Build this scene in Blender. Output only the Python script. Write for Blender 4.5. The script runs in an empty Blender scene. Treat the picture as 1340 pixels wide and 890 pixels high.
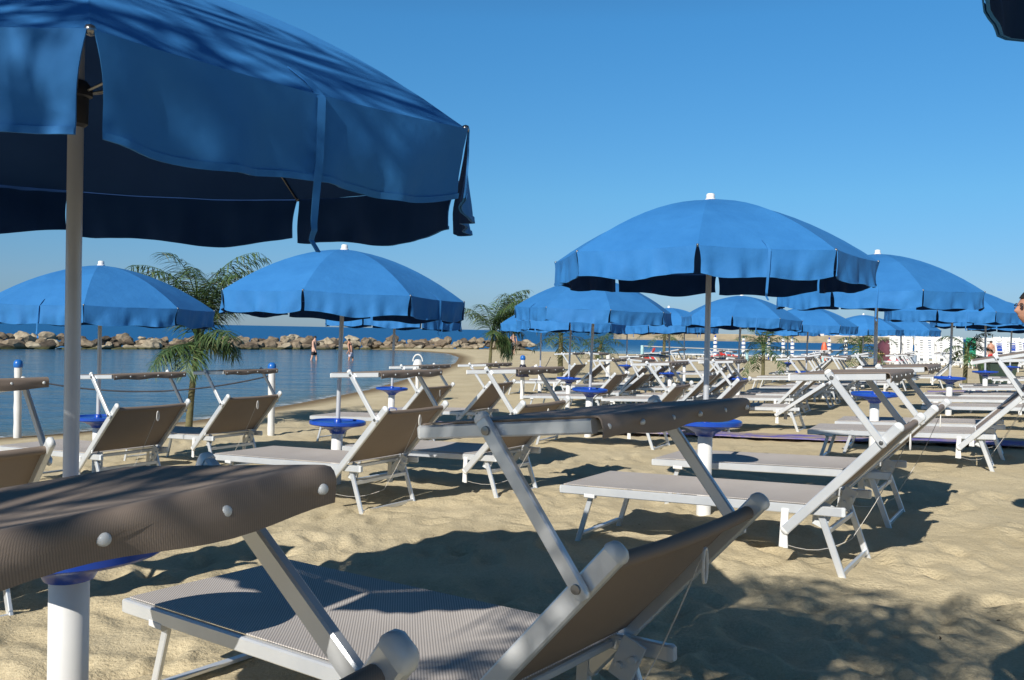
import bpy, math, random
import numpy as np
from mathutils import Vector, Matrix, noise

random.seed(7)
S = bpy.context.scene
COL = S.collection
R = math.radians

# ------------------------------------------------------------------ camera
cam_d = bpy.data.cameras.new('camera')
cam = bpy.data.objects.new('camera', cam_d)
COL.objects.link(cam)
S.camera = cam
CAM_H = 1.45
cam_d.sensor_width = 36
cam_d.lens = 30.9
cam_d.clip_start = 0.05
cam_d.clip_end = 30000
cam.matrix_world = (Matrix.Translation((0, 0, CAM_H)) @ Matrix.Rotation(R(90 - 0.63), 4, 'X')
                    @ Matrix.Rotation(R(1.1), 4, 'Z'))

# ------------------------------------------------------------------ sky, sun, exposure
SUN_AZ, SUN_EL = 30.0, 34.0          # the sun stands behind the camera, this far to the left of straight back
to_sun = Vector((-math.sin(R(SUN_AZ)) * math.cos(R(SUN_EL)), -math.cos(R(SUN_AZ)) * math.cos(R(SUN_EL)), math.sin(R(SUN_EL))))
world = bpy.data.worlds.new('World')
S.world = world
world.use_nodes = True
wn = world.node_tree
sky = wn.nodes.new('ShaderNodeTexSky')
sky.sky_type = 'NISHITA'
sky.sun_disc = False
sky.sun_elevation = R(SUN_EL)
sky.sun_rotation = math.atan2(to_sun.x, to_sun.y)
sky.altitude = 0
sky.air_density = 1.0
sky.dust_density = 0.0
sky.ozone_density = 5.0
bg = wn.nodes['Background']
bg.inputs['Strength'].default_value = 0.085
# clear, saturated air: the tone of the sky by height above the horizon
tcs = wn.nodes.new('ShaderNodeTexCoord')
sxyz = wn.nodes.new('ShaderNodeSeparateXYZ')
wn.links.new(tcs.outputs['Generated'], sxyz.inputs[0])
rs = wn.nodes.new('ShaderNodeValToRGB')
els = rs.color_ramp.elements
els.new(0.05)
els.new(0.15)
els.new(0.33)
for e_, (p_, c_) in zip(els, [(0.0, (0.34, 0.475, 0.76)), (0.05, (0.46, 0.62, 0.85)), (0.15, (0.51, 0.87, 1.0)), (0.33, (0.477, 1.076, 1.28)), (0.75, (0.36, 0.31, 0.27))]):
    e_.position = p_
    e_.color = (*c_, 1)
wn.links.new(sxyz.outputs[2], rs.inputs[0])
tint = wn.nodes.new('ShaderNodeMix')
tint.data_type = 'RGBA'
tint.blend_type = 'MULTIPLY'
tint.inputs[0].default_value = 1
wn.links.new(sky.outputs[0], tint.inputs[6])
wn.links.new(rs.outputs[0], tint.inputs[7])
wn.links.new(tint.outputs[2], bg.inputs['Color'])
sun_d = bpy.data.lights.new('sun', 'SUN')
sun_d.energy = 4.6
sun_d.angle = R(0.5)
sun_d.color = (1.0, 0.945, 0.86)
sun = bpy.data.objects.new('sun', sun_d)
sun.rotation_euler = to_sun.to_track_quat('Z', 'Y').to_euler()
COL.objects.link(sun)
S.view_settings.view_transform = 'Standard'
S.view_settings.look = 'None'
S.view_settings.gamma = 1
S.view_settings.use_curve_mapping = False
S.view_settings.exposure = 0.25
S.cycles.max_bounces = 6
S.cycles.diffuse_bounces = 3
S.cycles.glossy_bounces = 3

# ------------------------------------------------------------------ materials
MATS = {}


def mat(name, col, rough=0.6, metal=0.0, spec=0.5):
    m = bpy.data.materials.new(name)
    m.use_nodes = True
    b = m.node_tree.nodes['Principled BSDF']
    b.inputs['Base Color'].default_value = (*col, 1)
    b.inputs['Roughness'].default_value = rough
    b.inputs['Metallic'].default_value = metal
    b.inputs['Specular IOR Level'].default_value = spec
    MATS[name] = m
    return m, m.node_tree, b


def node(nt, t, **kw):
    n = nt.nodes.new(t)
    for k, v in kw.items():
        setattr(n, k, v)
    return n


def noise_node(nt, scale, detail=4, rough=0.55, coord='Object', vec=None):
    n = node(nt, 'ShaderNodeTexNoise')
    n.inputs['Scale'].default_value = scale
    n.inputs['Detail'].default_value = detail
    n.inputs['Roughness'].default_value = rough
    if vec is None:
        tc = node(nt, 'ShaderNodeTexCoord')
        vec = tc.outputs[coord]
    nt.links.new(vec, n.inputs['Vector'])
    return n


def ramp(nt, src, stops):
    r = node(nt, 'ShaderNodeValToRGB')
    e = r.color_ramp.elements
    while len(e) < len(stops):
        e.new(0.5)
    for i, (p, c) in enumerate(stops):
        e[i].position = p
        e[i].color = (*c, 1)
    nt.links.new(src, r.inputs['Fac'])
    return r


def bump(nt, b, height, strength, dist, prev=None):
    n = node(nt, 'ShaderNodeBump')
    n.inputs['Strength'].default_value = strength
    n.inputs['Distance'].default_value = dist
    nt.links.new(height, n.inputs['Height'])
    if prev is not None:
        nt.links.new(prev.outputs[0], n.inputs['Normal'])
    nt.links.new(n.outputs[0], b.inputs['Normal'])
    return n


def mix(nt, fac, a, b_):
    m = node(nt, 'ShaderNodeMix', data_type='RGBA')
    if isinstance(fac, (int, float)):
        m.inputs[0].default_value = fac
    else:
        nt.links.new(fac, m.inputs[0])
    for v, i in ((a, 6), (b_, 7)):
        if isinstance(v, tuple):
            m.inputs[i].default_value = (*v, 1)
        else:
            nt.links.new(v, m.inputs[i])
    return m.outputs[2]


def vary(name, c1, c2, scale, rough=0.6, metal=0.0, spec=0.5, bmp=None):
    m, nt, b = mat(name, c1, rough, metal, spec)
    n = noise_node(nt, scale)
    r = ramp(nt, n.outputs[0], [(0.35, c1), (0.68, c2)])
    nt.links.new(r.outputs[0], b.inputs['Base Color'])
    if bmp:
        n2 = noise_node(nt, bmp[0])
        bump(nt, b, n2.outputs[0], bmp[1], bmp[2])
    return m


# blue canvas
m, nt, b = mat('blue_canvas', (0.02, 0.16, 0.52), 0.75, 0, 0.25)
n = noise_node(nt, 3.0, 5, 0.6)
r_ = ramp(nt, n.outputs[0], [(0.3, (0.026, 0.160, 0.415)), (0.7, (0.036, 0.195, 0.480))])
oi = node(nt, 'ShaderNodeObjectInfo')
hsv = node(nt, 'ShaderNodeHueSaturation')
mr = node(nt, 'ShaderNodeMapRange')
mr.inputs['To Min'].default_value = 0.93
mr.inputs['To Max'].default_value = 1.06
nt.links.new(oi.outputs['Random'], mr.inputs[0])
nt.links.new(mr.outputs[0], hsv.inputs['Value'])
nt.links.new(r_.outputs[0], hsv.inputs['Color'])
nt.links.new(hsv.outputs[0], b.inputs['Base Color'])
n1 = noise_node(nt, 7.0, 3)
b1 = bump(nt, b, n1.outputs[0], 0.35, 0.02)
n2 = noise_node(nt, 900.0, 2)
bump(nt, b, n2.outputs[0], 0.25, 0.001, b1)

# its inner face, darkened: the shade under the canopy put into the colour
vary('shaded_canvas', (0.006, 0.036, 0.135), (0.009, 0.045, 0.155), 3.0, 0.8, 0, 0.2)

# woven textilene of the beds
def sling(name, light, dark, period=0.0125, bs=0.35):
    m, nt, b = mat(name, light, 0.65, 0, 0.3)
    tc = node(nt, 'ShaderNodeTexCoord')
    sep = node(nt, 'ShaderNodeSeparateXYZ')
    nt.links.new(tc.outputs['Object'], sep.inputs[0])

    def wave(op, per):
        a = node(nt, 'ShaderNodeMath', operation=op)
        nt.links.new(sep.outputs[0], a.inputs[0])
        nt.links.new(sep.outputs[1], a.inputs[1])
        k = node(nt, 'ShaderNodeMath', operation='MULTIPLY')
        k.inputs[1].default_value = 2 * math.pi / per
        nt.links.new(a.outputs[0], k.inputs[0])
        s = node(nt, 'ShaderNodeMath', operation='SINE')
        nt.links.new(k.outputs[0], s.inputs[0])
        return s.outputs[0]
    w1 = wave('ADD', period)
    w2 = wave('SUBTRACT', period * 0.55)
    k2 = node(nt, 'ShaderNodeMath', operation='MULTIPLY')
    k2.inputs[1].default_value = 0.45
    nt.links.new(w2, k2.inputs[0])
    add = node(nt, 'ShaderNodeMath', operation='ADD')
    nt.links.new(w1, add.inputs[0])
    nt.links.new(k2.outputs[0], add.inputs[1])
    mr = node(nt, 'ShaderNodeMapRange')
    mr.inputs['From Min'].default_value = -1.3
    mr.inputs['From Max'].default_value = 0.7
    nt.links.new(add.outputs[0], mr.inputs[0])
    c = mix(nt, mr.outputs[0], dark, light)
    n = noise_node(nt, 2.5, 4)
    c2 = mix(nt, n.outputs[0], (0.82, 0.80, 0.78), (1.1, 1.1, 1.1))
    mm = node(nt, 'ShaderNodeMix', data_type='RGBA', blend_type='MULTIPLY')
    mm.inputs[0].default_value = 1
    nt.links.new(c, mm.inputs[6])
    nt.links.new(c2, mm.inputs[7])
    nt.links.new(mm.outputs[2], b.inputs['Base Color'])
    bump(nt, b, mr.outputs[0], bs, 0.0015)
    return m


sling('taupe_sling', (0.60, 0.56, 0.52), (0.27, 0.245, 0.235))
sling('brown_sling', (0.285, 0.232, 0.192), (0.208, 0.167, 0.138), 0.003, 0.12)

m = vary('aluminium', (0.66, 0.69, 0.72), (0.76, 0.78, 0.79), 5.0, 0.34, 0.45, 0.5, (55.0, 0.06, 0.002))
m = vary('pole_metal', (0.54, 0.56, 0.59), (0.62, 0.64, 0.66), 4.0, 0.38, 0.3)
m = vary('white_plastic', (0.78, 0.78, 0.76), (0.70, 0.70, 0.68), 6.0, 0.42)
m = vary('white_post', (0.76, 0.76, 0.74), (0.66, 0.655, 0.63), 3.0, 0.38, 0, 0.5, (9, 0.1, 0.004))
m = vary('blue_plastic', (0.012, 0.062, 0.42), (0.018, 0.080, 0.38), 8.0, 0.28)
m = vary('post_cap_blue', (0.015, 0.13, 0.45), (0.02, 0.15, 0.5), 8.0, 0.3)
m = vary('cap_plastic', (0.66, 0.69, 0.70), (0.58, 0.61, 0.63), 9.0, 0.35)
m = vary('steel', (0.32, 0.32, 0.32), (0.25, 0.25, 0.25), 30, 0.3, 0.9)
m = vary('dark_collar', (0.03, 0.03, 0.035), (0.05, 0.05, 0.05), 12, 0.5)
m = vary('cord_white', (0.62, 0.60, 0.56), (0.5, 0.48, 0.44), 40, 0.8)
m = vary('rope_dark', (0.03, 0.035, 0.05), (0.05, 0.05, 0.06), 40, 0.8)
m = vary('dark_cloth', (0.012, 0.014, 0.03), (0.02, 0.02, 0.04), 14, 0.85)
m = vary('pale_turquoise', (0.34, 0.55, 0.58), (0.42, 0.62, 0.64), 6, 0.5)
m = vary('grey_blue_post', (0.22, 0.28, 0.36), (0.27, 0.33, 0.41), 6, 0.5)
m = vary('mat_violet', (0.11, 0.085, 0.38), (0.24, 0.21, 0.46), 3.5, 0.75, 0, 0.3, (30, 0.3, 0.01))
nt = m.node_tree
b = nt.nodes['Principled BSDF']
src = b.inputs['Base Color'].links[0].from_socket
n = noise_node(nt, 1.6, 6, 0.7)
rr_ = ramp(nt, n.outputs[0], [(0.44, (0, 0, 0)), (0.58, (1, 1, 1))])
nt.links.new(mix(nt, rr_.outputs[0], src, (0.42, 0.34, 0.22)), b.inputs['Base Color'])
m = vary('red_plastic', (0.55, 0.03, 0.02), (0.62, 0.06, 0.05), 6, 0.35)
m = vary('pink_plastic', (0.72, 0.16, 0.20), (0.65, 0.12, 0.17), 6, 0.4)
m = vary('orange_plastic', (0.72, 0.14, 0.05), (0.66, 0.11, 0.04), 6, 0.4)
m = vary('yellow_plastic', (0.72, 0.48, 0.12), (0.66, 0.42, 0.1), 6, 0.4)
m = vary('maroon_canvas', (0.10, 0.03, 0.045), (0.13, 0.04, 0.06), 3, 0.8)
m = vary('green_plastic', (0.03, 0.26, 0.14), (0.04, 0.30, 0.17), 5, 0.4)
m = vary('bin_green', (0.035, 0.06, 0.045), (0.05, 0.075, 0.055), 6, 0.5)
m = vary('skin', (0.50, 0.26, 0.17), (0.44, 0.22, 0.14), 6, 0.5)
m = vary('skin_pale', (0.62, 0.37, 0.27), (0.56, 0.32, 0.23), 6, 0.5)
m = vary('dark_shorts', (0.02, 0.012, 0.014), (0.03, 0.02, 0.022), 20, 0.8)
m = vary('red_shorts', (0.55, 0.03, 0.03), (0.48, 0.03, 0.03), 20, 0.8)
m = vary('white_cloth', (0.66, 0.58, 0.62), (0.60, 0.52, 0.56), 12, 0.8)
m = vary('dark_hair', (0.018, 0.014, 0.012), (0.03, 0.024, 0.02), 90, 0.6, 0, 0.4, (240, 0.5, 0.004))
m = vary('black_frame', (0.01, 0.01, 0.01), (0.015, 0.014, 0.013), 30, 0.25)
m = vary('palm_trunk', (0.17, 0.155, 0.075), (0.10, 0.095, 0.05), 9, 0.85, 0, 0.3, (18, 0.7, 0.02))
m = vary('quay_stone', (0.44, 0.36, 0.24), (0.30, 0.25, 0.17), 0.35, 0.85)
m = vary('quay_white', (0.72, 0.70, 0.66), (0.6, 0.59, 0.56), 0.3, 0.8)

# lens of the glasses
m, nt, b = mat('lens', (0.9, 0.92, 0.92), 0.02, 0, 0.5)
b.inputs['Transmission Weight'].default_value = 1.0
b.inputs['IOR'].default_value = 1.02
n = noise_node(nt, 20)
r_ = ramp(nt, n.outputs[0], [(0.3, (0.86, 0.88, 0.9)), (0.7, (0.92, 0.93, 0.94))])
nt.links.new(r_.outputs[0], b.inputs['Base Color'])

# palm leaf: waxy green, a tone per leaflet
m, nt, b = mat('palm_leaf', (0.05, 0.10, 0.03), 0.5, 0, 0.4)
geo = node(nt, 'ShaderNodeNewGeometry')
r_ = ramp(nt, geo.outputs['Random Per Island'], [(0.0, (0.030, 0.062, 0.022)), (0.55, (0.055, 0.105, 0.035)), (0.9, (0.10, 0.155, 0.05)), (1.0, (0.17, 0.15, 0.07))])
nt.links.new(r_.outputs[0], b.inputs['Base Color'])

# rocks of the breakwater: tan to brown by boulder, weed near the water
m, nt, b = mat('boulder', (0.33, 0.26, 0.17), 0.9, 0, 0.3)
oi = node(nt, 'ShaderNodeObjectInfo')
r1 = ramp(nt, oi.outputs['Random'], [(0.0, (0.09, 0.075, 0.06)), (0.3, (0.21, 0.165, 0.12)), (0.65, (0.33, 0.27, 0.195)), (1.0, (0.46, 0.41, 0.31))])
n = noise_node(nt, 1.7, 6, 0.65)
r2 = ramp(nt, n.outputs[0], [(0.3, (0.45, 0.43, 0.4)), (0.62, (1.1, 1.08, 1.05))])
mm = node(nt, 'ShaderNodeMix', data_type='RGBA', blend_type='MULTIPLY')
mm.inputs[0].default_value = 1
nt.links.new(r1.outputs[0], mm.inputs[6])
nt.links.new(r2.outputs[0], mm.inputs[7])
geo = node(nt, 'ShaderNodeNewGeometry')
sep = node(nt, 'ShaderNodeSeparateXYZ')
nt.links.new(geo.outputs['Position'], sep.inputs[0])
mr = node(nt, 'ShaderNodeMapRange')
mr.inputs['From Min'].default_value = -0.40
mr.inputs['From Max'].default_value = -0.20
nt.links.new(sep.outputs[2], mr.inputs[0])
nt.links.new(mix(nt, mr.outputs[0], (0.075, 0.075, 0.03), mm.outputs[2]), b.inputs['Base Color'])
bump(nt, b, n.outputs[0], 0.8, 0.15)

# sand
m, nt, b = mat('sand', (0.45, 0.34, 0.2), 0.95, 0, 0.15)
n = noise_node(nt, 0.9, 6, 0.62)
r1 = ramp(nt, n.outputs[0], [(0.3, (0.520, 0.440, 0.285)), (0.7, (0.625, 0.538, 0.365))])
n5 = noise_node(nt, 70, 5, 0.75)
r5 = ramp(nt, n5.outputs[0], [(0.28, (0.80, 0.78, 0.75)), (0.6, (1.05, 1.05, 1.04))])
mm = node(nt, 'ShaderNodeMix', data_type='RGBA', blend_type='MULTIPLY')
mm.inputs[0].default_value = 1
nt.links.new(r1.outputs[0], mm.inputs[6])
nt.links.new(r5.outputs[0], mm.inputs[7])
vor = node(nt, 'ShaderNodeTexVoronoi')
vor.inputs['Scale'].default_value = 3.2
tc = node(nt, 'ShaderNodeTexCoord')
wob = node(nt, 'ShaderNodeMix', data_type='RGBA')
wob.inputs[0].default_value = 0.06
nt.links.new(tc.outputs['Object'], wob.inputs[6])
n6 = noise_node(nt, 30)
nt.links.new(n6.outputs[1], wob.inputs[7])
nt.links.new(wob.outputs[2], vor.inputs['Vector'])
lt = node(nt, 'ShaderNodeMath', operation='LESS_THAN')
lt.inputs[1].default_value = 0.028
nt.links.new(vor.outputs['Distance'], lt.inputs[0])
c_speck = mix(nt, lt.outputs[0], mm.outputs[2], (0.07, 0.05, 0.035))
geo = node(nt, 'ShaderNodeNewGeometry')
sep = node(nt, 'ShaderNodeSeparateXYZ')
nt.links.new(geo.outputs['Position'], sep.inputs[0])
mr = node(nt, 'ShaderNodeMapRange')
mr.inputs['From Min'].default_value = -0.455
mr.inputs['From Max'].default_value = -0.405
nt.links.new(sep.outputs[2], mr.inputs[0])
nt.links.new(mix(nt, mr.outputs[0], (0.20, 0.145, 0.08), c_speck), b.inputs['Base Color'])
na = noise_node(nt, 9, 5, 0.6)
b1 = bump(nt, b, na.outputs[0], 0.32, 0.05)
nb = noise_node(nt, 45, 4, 0.65)
b2 = bump(nt, b, nb.outputs[0], 0.75, 0.014, b1)
nc = noise_node(nt, 420, 3, 0.7)
bump(nt, b, nc.outputs[0], 0.35, 0.002, b2)

# water
m, nt, b = mat('water', (0.02, 0.07, 0.13), 0.12, 0, 0.5)
b.inputs['IOR'].default_value = 1.33
at_ = node(nt, 'ShaderNodeAttribute', attribute_name='shore')
dp = ramp(nt, at_.outputs['Fac'], [(0.0, (0.018, 0.125, 0.31)), (0.35, (0.036, 0.110, 0.195)), (0.80, (0.050, 0.105, 0.135)), (0.92, (0.085, 0.095, 0.065)), (1.0, (0.20, 0.155, 0.09))])
tc = node(nt, 'ShaderNodeTexCoord')
mp = node(nt, 'ShaderNodeMapping')
mp.inputs['Scale'].default_value = (0.35, 1.0, 1.0)
mp.inputs['Rotation'].default_value = (0, 0, R(-14))
nt.links.new(tc.outputs['Object'], mp.inputs[0])
nw = noise_node(nt, 1.5, 5, 0.6, vec=mp.outputs[0])
nw2 = noise_node(nt, 0.35, 3, 0.5, vec=mp.outputs[0])
nw3 = noise_node(nt, 6.0, 3, 0.6, vec=mp.outputs[0])
foam_n = noise_node(nt, 5.0, 4, 0.7, vec=mp.outputs[0])
gt = node(nt, 'ShaderNodeMapRange')
gt.inputs['From Min'].default_value = 0.90
gt.inputs['From Max'].default_value = 0.95
nt.links.new(at_.outputs['Fac'], gt.inputs[0])
gn = node(nt, 'ShaderNodeMapRange')
gn.inputs['From Min'].default_value = 0.53
gn.inputs['From Max'].default_value = 0.62
nt.links.new(foam_n.outputs[0], gn.inputs[0])
fm = node(nt, 'ShaderNodeMath', operation='MULTIPLY')
nt.links.new(gt.outputs[0], fm.inputs[0])
nt.links.new(gn.outputs[0], fm.inputs[1])
nt.links.new(mix(nt, fm.outputs[0], dp.outputs[0], (0.7, 0.72, 0.72)), b.inputs['Base Color'])
for inp, v0, v1 in (('Roughness', 0.6, 0.12), ('Specular IOR Level', 0.18, 0.5)):
    q = node(nt, 'ShaderNodeMapRange')
    q.inputs['From Max'].default_value = 0.36
    q.inputs['To Min'].default_value = v0
    q.inputs['To Max'].default_value = v1
    nt.links.new(at_.outputs['Fac'], q.inputs[0])
    nt.links.new(q.outputs[0], b.inputs[inp])
b1 = bump(nt, b, nw2.outputs[0], 0.8, 0.7)
b2 = bump(nt, b, nw.outputs[0], 0.8, 0.2, b1)
bump(nt, b, nw3.outputs[0], 0.5, 0.03, b2)


# ------------------------------------------------------------------ mesh builder
class MB:
    def __init__(self):
        self.v, self.f, self.mi = [], [], []
        self.mat = 0

    def add(self, verts, faces):
        o = len(self.v)
        self.v += [tuple(p) for p in verts]
        for f in faces:
            self.f.append([o + i for i in f])
            self.mi.append(self.mat)

    def rings(self, rings, closed=True, cap0=True, cap1=True):
        n = len(rings[0])
        vs = [p for r in rings for p in r]
        fs = []
        for k in range(len(rings) - 1):
            for i in range(n if closed else n - 1):
                j = (i + 1) % n
                fs.append((k * n + i, k * n + j, (k + 1) * n + j, (k + 1) * n + i))
        if closed and cap0:
            fs.append(tuple(range(n - 1, -1, -1)))
        if closed and cap1:
            fs.append(tuple((len(rings) - 1) * n + i for i in range(n)))
        self.add(vs, fs)

    def beam(self, p0, p1, w, h, up=(0, 0, 1), ch=0.18, scales=None):
        """rectangular tube with rounded corners; w across, h along the up side"""
        p0, p1 = Vector(p0), Vector(p1)
        d = (p1 - p0).normalized()
        s = d.cross(Vector(up)).normalized()
        u = s.cross(d).normalized()
        c = min(w, h) * ch
        a, b_ = w / 2, h / 2
        sec = [(a - c, -b_), (a, -b_ + c), (a, b_ - c), (a - c, b_), (-a + c, b_), (-a, b_ - c), (-a, -b_ + c), (-a + c, -b_)]
        rr = []
        L = (p1 - p0).length
        for t, k in (scales or [(0, 1), (1, 1)]):
            q = p0 + d * (L * t)
            rr.append([q + s * (x * k) + u * (y * k) for x, y in sec])
        self.rings(rr)

    def tube(self, pts, r, n=8, r1=None, cap=True):
        pts = [Vector(p) for p in pts]
        rr = []
        prev = None
        for i, p in enumerate(pts):
            d = (pts[min(i + 1, len(pts) - 1)] - pts[max(i - 1, 0)]).normalized()
            if prev is None:
                ref = Vector((0, 0, 1)) if abs(d.z) < 0.9 else Vector((1, 0, 0))
                s = d.cross(ref).normalized()
            else:
                s = (prev - d * prev.dot(d)).normalized()
            prev = s
            u = s.cross(d)
            rad = r if r1 is None else r + (r1 - r) * i / (len(pts) - 1)
            if isinstance(rad, (list, tuple)):
                rad = rad[i]
            rr.append([p + s * (rad * math.cos(2 * math.pi * k / n)) + u * (rad * math.sin(2 * math.pi * k / n)) for k in range(n)])
        self.rings(rr, True, cap, cap)

    def lathe(self, prof, n=24, c=(0, 0, 0), axis='Z'):
        rr = []
        for r, z in prof:
            ring = []
            for k in range(n):
                a = 2 * math.pi * k / n
                x, y = r * math.cos(a), r * math.sin(a)
                if axis == 'Z':
                    p = (c[0] + x, c[1] + y, c[2] + z)
                elif axis == 'Y':
                    p = (c[0] + x, c[1] + z, c[2] - y)
                else:
                    p = (c[0] + z, c[1] + x, c[2] + y)
                ring.append(p)
            rr.append(ring)
        self.rings(rr)

    def sheet(self, fn, nu, nv, thick=None, m0=None, m1=None):
        """surface fn(u, v) -> point; thick gives it a real thickness along -z of its normals"""
        P = [[Vector(fn(i / nu, j / nv)) for j in range(nv + 1)] for i in range(nu + 1)]
        n = nv + 1
        vs = [p for r in P for p in r]
        fs = [(i * n + j, (i + 1) * n + j, (i + 1) * n + j + 1, i * n + j + 1) for i in range(nu) for j in range(nv)]
        if thick:
            off = []
            for i in range(nu + 1):
                for j in range(nv + 1):
                    du = P[min(i + 1, nu)][j] - P[max(i - 1, 0)][j]
                    dv = P[i][min(j + 1, nv)] - P[i][max(j - 1, 0)]
                    nn = du.cross(dv)
                    nn = nn.normalized() if nn.length > 1e-9 else Vector((0, 0, 1))
                    off.append(P[i][j] - nn * thick)
            N = len(vs)
            vs = vs + off
            fs2 = [tuple(N + k for k in reversed(f)) for f in fs]
            edge = [(i, 0) for i in range(nu + 1)] + [(nu, j) for j in range(1, n)] + [(i, n - 1) for i in range(nu - 1, -1, -1)] + [(0, j) for j in range(n - 2, 0, -1)]
            ids = [i * n + j for i, j in edge]
            rim = [(ids[k], N + ids[k], N + ids[(k + 1) % len(ids)], ids[(k + 1) % len(ids)]) for k in range(len(ids))]
            nf = len(fs)
            fs = fs + fs2 + [tuple(reversed(q)) for q in rim]
            k = len(self.mi)
            self.add(vs, fs)
            if m0 is not None:
                for i in range(nf):
                    self.mi[k + i] = m0
                    self.mi[k + nf + i] = m1
            return
        self.add(vs, fs)

    def mesh(self, name, mats, smooth=None):
        me = bpy.data.meshes.new(name)
        me.from_pydata(self.v, [], self.f)
        for m_ in (mats if isinstance(mats, list) else [mats]):
            me.materials.append(MATS[m_])
        if isinstance(mats, list):
            me.polygons.foreach_set('material_index', self.mi)
        if smooth is not None:
            me.polygons.foreach_set('use_smooth', [True] * len(me.polygons))
            if smooth < 180:
                me.set_sharp_from_angle(angle=R(smooth))
        me.update()
        return me


def ob(name, me, parent=None, loc=None, rz=0.0):
    o = bpy.data.objects.new(name, me)
    COL.objects.link(o)
    if loc is not None:
        o.location = loc
    if rz:
        o.rotation_euler = (0, 0, rz)
    if parent is not None:
        o.parent = parent
    return o


def tag(o, label, cat, group=None):
    o['label'] = label
    o['category'] = cat
    if group:
        o['group'] = group
    return o


# ------------------------------------------------------------------ terrain
WATER_Z = -0.47
LAND = np.array([(-60, -40), (-32, 2), (-18, 7.0), (-12, 11.2), (-7.8, 14.9), (-6.3, 17.4), (-5.3, 21.8), (-4.4, 27), (-3.9, 34), (-3.5, 42), (-3.2, 50), (-3.6, 60),
                 (-5, 69), (-8.5, 75), (-13, 78), (-15, 80), (-14, 84), (0, 85), (3, 81), (6, 79), (20, 76), (32, 78), (45, 84), (90, 110), (150, 110), (150, -60), (-60, -60)], float)


def shore_dist(x, y):
    """metres inland (negative over water)"""
    x, y = np.asarray(x, float), np.asarray(y, float)
    d2 = np.full(x.shape, 1e18)
    inside = np.zeros(x.shape, bool)
    n = len(LAND)
    for i in range(n):
        ax, ay = LAND[i]
        bx, by = LAND[(i + 1) % n]
        ex, ey = bx - ax, by - ay
        t = np.clip(((x - ax) * ex + (y - ay) * ey) / (ex * ex + ey * ey), 0, 1)
        d2 = np.minimum(d2, (x - ax - t * ex) ** 2 + (y - ay - t * ey) ** 2)
        c = ((ay > y) != (by > y)) & (x < (bx - ax) * (y - ay) / (by - ay + 1e-12) + ax)
        inside ^= c
    d = np.sqrt(d2)
    return np.where(inside, d, -d)


def ground_base(x, y):
    x, y = np.asarray(x, float), np.asarray(y, float)
    pl = 0.035 * (x - 1.57) - 0.03 * (y - 7.07)
    pl = np.clip(pl, -0.38, 0.03)
    s = shore_dist(x, y)
    sh = WATER_Z + np.where(s > 0, 0.055 * s, 0.07 * s)
    return np.maximum(np.minimum(pl, sh), -3.0)


def gz(x, y):
    return float(ground_base(np.array([x]), np.array([y]))[0])


def polar_grid(angles, radii, inner=True):
    a = np.array(angles)
    r = np.array(radii)
    X = (r[:, None] * np.sin(a)[None, :]).ravel()
    Y = (r[:, None] * np.cos(a)[None, :]).ravel()
    nr, na = len(r), len(a)
    i = np.arange(nr - 1)[:, None]
    j = np.arange(na)[None, :]
    j2 = (j + 1) % na
    q = np.stack([i * na + j, i * na + j2, (i + 1) * na + j2, (i + 1) * na + j], -1).reshape(-1, 4)
    q = q[:, ::-1]
    return X, Y, q


ang = np.concatenate([np.linspace(R(-44), R(44), 520), np.linspace(R(46), R(314), 70)])
rad = [0.25]
while rad[-1] < 175:
    rad.append(rad[-1] * (1.0115 if 1.2 < rad[-1] < 30 else 1.03))
X, Y, Q = polar_grid(ang, rad)
Z = ground_base(X, Y)
dist = np.hypot(X, Y)
fade = np.clip((60 - dist) / 40, 0.12, 1) * np.clip(shore_dist(X, Y) / 3.0, 0, 1)
bumpz = np.zeros_like(Z)
for k in range(len(X)):
    if fade[k] > 0.01 and dist[k] < 70:
        p = Vector((X[k], Y[k], 3.3))
        bumpz[k] = 0.026 * noise.noise(p * 0.8) + 0.016 * noise.noise(p * 2.1) + 0.010 * noise.noise(p * 5.0)
        if dist[k] < 14:
            bumpz[k] += 0.008 * noise.noise(p * 11.0)
Z = Z + bumpz * fade
rng = np.random.default_rng(5)
for k in range(1700):                       # footprints: a dent with a raised rim each
    r_ = 1.8 + 17 * rng.random() ** 1.3
    a_ = R(-42) + R(84) * rng.random()
    cx, cy = r_ * math.sin(a_), r_ * math.cos(a_)
    th = rng.random() * math.pi
    L, W = 0.13 + 0.05 * rng.random(), 0.055 + 0.03 * rng.random()
    sel = np.nonzero((np.abs(X - cx) < 0.45) & (np.abs(Y - cy) < 0.45))[0]
    if len(sel) == 0:
        continue
    dx, dy = X[sel] - cx, Y[sel] - cy
    u = (dx * math.cos(th) + dy * math.sin(th)) / L
    v = (-dx * math.sin(th) + dy * math.cos(th)) / W
    q2 = u * u + v * v
    depth = 0.010 + 0.018 * rng.random()
    Z[sel] += fade[sel] * (-depth * np.exp(-q2 * 1.2) + depth * 0.55 * np.exp(-((np.sqrt(q2) - 1.55) ** 2) * 3.0))
me = bpy.data.meshes.new('sand')
V = np.stack([X, Y, Z], -1)
V = np.vstack([V, [[0, 0, 0.0]]])
na = len(ang)
faces = Q.tolist() + [[(j + 1) % na, j, len(V) - 1] for j in range(na)]
me.from_pydata(V.tolist(), [], faces)
me.polygons.foreach_set('use_smooth', [True] * len(me.polygons))
me.materials.append(MATS['sand'])
me.update()
sand = ob('sand', me)
sand['kind'] = 'structure'

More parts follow.
